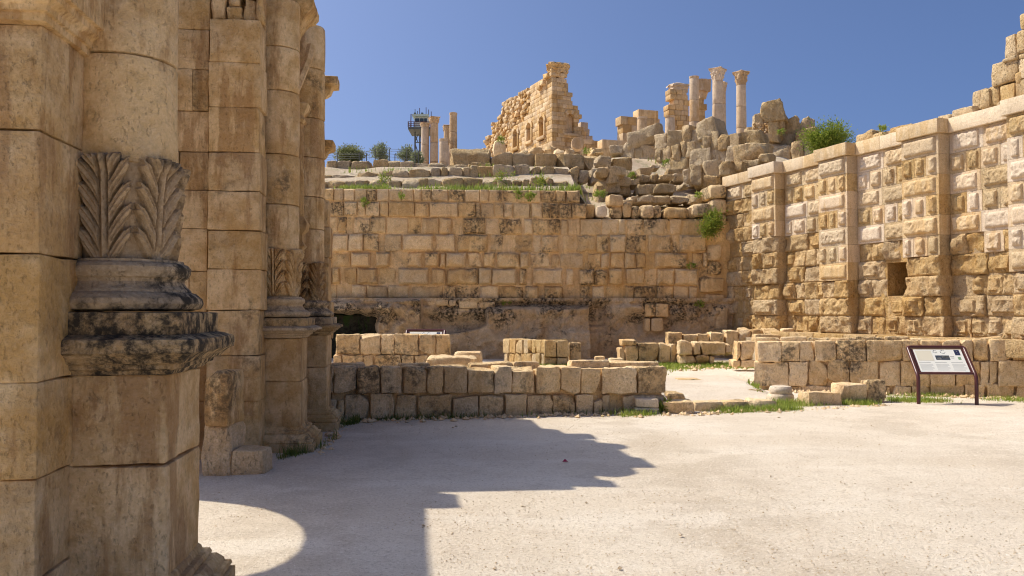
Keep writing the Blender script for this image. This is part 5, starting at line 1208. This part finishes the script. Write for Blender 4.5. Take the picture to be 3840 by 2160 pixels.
for lab, px, py, w_, h_ in [('yellow flowered weed left on the terrace step', 1440, 690, .3, .5), ('yellow flowered weeds in the middle of the terrace step', 1900, 690, .55, .6), ('yellow flowered weed right of the terrace middle', 2025, 700, .25, .45)]:
    p = P(px, py, 26.1); shrub('flowering_weed', lab, 'weed', p, w_ * .7, h_ * .7, 260, .045, M['grass'], 12, .5, 'yellow weeds on the terrace', flowers=90)
for lab, px, py, Y in [('weed tuft on the ruins below the tilted block', 2930, 505, 33), ('weed in the boulder wall joints', 2648, 560, 31.5), ('small weed at the foot of the boulder wall', 2496, 620, 31), ('weed on the broken steps of the slope', 2372, 670, 27.5), ('weed tuft by the corner steps', 2620, 740, 26), ('dry weed at the left foot of the temple', 1880, 535, 92), ('grassy weed below the fallen drum', 2200, 575, 62)]:
    p = P(px, py, Y); k = Y / 28; shrub('weed', lab, 'weed', p, .13 * k, .17 * k, 150, .05 * k, M['grass'], 8, .6, 'weeds among the ruins')
for lab, x, yt, yb, wd, Y, mt, n, sz in [('dense rounded dark bush at the left of the skyline', 265, 815, 935, 240, 64, 'conifer', 11000, .10), ('sparse olive tree in the middle of the skyline bushes', 535, 790, 930, 140, 68, 'olive', 2200, .12), ('sparse olive tree beside the watchtower', 755, 818, 945, 130, 68, 'olive', 2000, .12), ('low dark shrub at the foot of the watchtower', 850, 870, 960, 100, 66, 'olive', 1600, .12)]:
    a = P(*c5(x, yt), Y); b = P(*c5(x, yb + 10), Y); w_ = wd / 2.342 / F * Y / 2
    t = shrub('skyline_tree', lab, 'tree', (b[0], Y, b[2] - .1), w_, a[2] - b[2], n, sz, M[mt], 60 if mt == 'conifer' else 16, .8, 'trees on the skyline', cent=.3 if mt == 'conifer' else .55, trunk=.06)
# low grass tuft leaves beside the moulded block
p = PG(2490, 1548); t = shrub('grass_tuft', 'tall green tuft right of the moulded base block', 'plant', p, .07, .20, 110, .07, M['grass'], 12, .6)
# pebbles
V = []; Fs = []
oct_ = [(1, 0, 0), (-1, 0, 0), (0, 1, 0), (0, -1, 0), (0, 0, 1), (0, 0, -1)]; of = [[0, 2, 4], [2, 1, 4], [1, 3, 4], [3, 0, 4], [2, 0, 5], [1, 2, 5], [3, 1, 5], [0, 3, 5]]
for i in range(15000):
    y = 4.6 + 12 * rnd.random() ** 1.6; x = rnd.uniform(-.32 * y - .2, .62 * y); s = .0025 + .007 * rnd.random() ** 3
    if rnd.random() < .01: s *= 2.4
    if rnd.random() < .0006: s *= 1.8
    z = float(gz(x, y)); k = len(V); a = rnd.uniform(0, 6.28)
    for ox, oy, oz in oct_:
        jx = ox * s * rnd.uniform(.7, 1.4); jy = oy * s * rnd.uniform(.7, 1.2); V.append((x + jx * math.cos(a) - jy * math.sin(a), y + jx * math.sin(a) + jy * math.cos(a), z + oz * s * .6 + s * .2))
    Fs += [[q + k for q in f] for f in of]
stuff(mesh('pebbles', V, Fs, M['lowlight']), 'loose pebbles strewn over the gravel court')
V = []; Fs = []
def chips(p0, p1, n, sp, smax):
    for i in range(n):
        q = rnd.random(); x = p0[0] + (p1[0] - p0[0]) * q + rnd.gauss(0, sp * .3); y = p0[1] + (p1[1] - p0[1]) * q - abs(rnd.gauss(0, sp)); s_ = .008 + smax * rnd.random() ** 3; z = float(gz(x, y)); k = len(V)
        for ox, oy, oz in oct_: V.append((x + ox * s_ * rnd.uniform(.7, 1.4) + rnd.uniform(-.3, .3) * s_, y + oy * s_ * rnd.uniform(.7, 1.3), z + oz * s_ * .8 + s_ * .3))
        Fs.extend([[q_ + k for q_ in f] for f in of])
chips(wline(W1, 0, -.03), wline(W1, 5.2, -.03), 420, .16, .05); chips(wline(W2, .2, -.03), wline(W2, 5., -.03), 420, .2, .05); chips(G(.1, 9.6), G(.1, 12.6), 160, .2, .04); chips(PG(2380, 1560), PG(3330, 1520), 300, .15, .045)
chips(P(1900, 1300, 20.6)[:2], P(2800, 1300, 21)[:2], 260, .5, .07)
stuff(mesh('stone_chips', V, Fs, M['low'], None, False), 'small stone chips and debris along the feet of the low walls')
p = PG(2119, 1736); o = mesh('flower_petal', [(-.03, 0, .012), (0, -.03, .02), (.035, 0, .012), (0, .03, .04)], [[0, 1, 2, 3]], M['petal']); o.location = p
tag(o, 'tiny dark red petal lying in the shade on the gravel', 'petal')
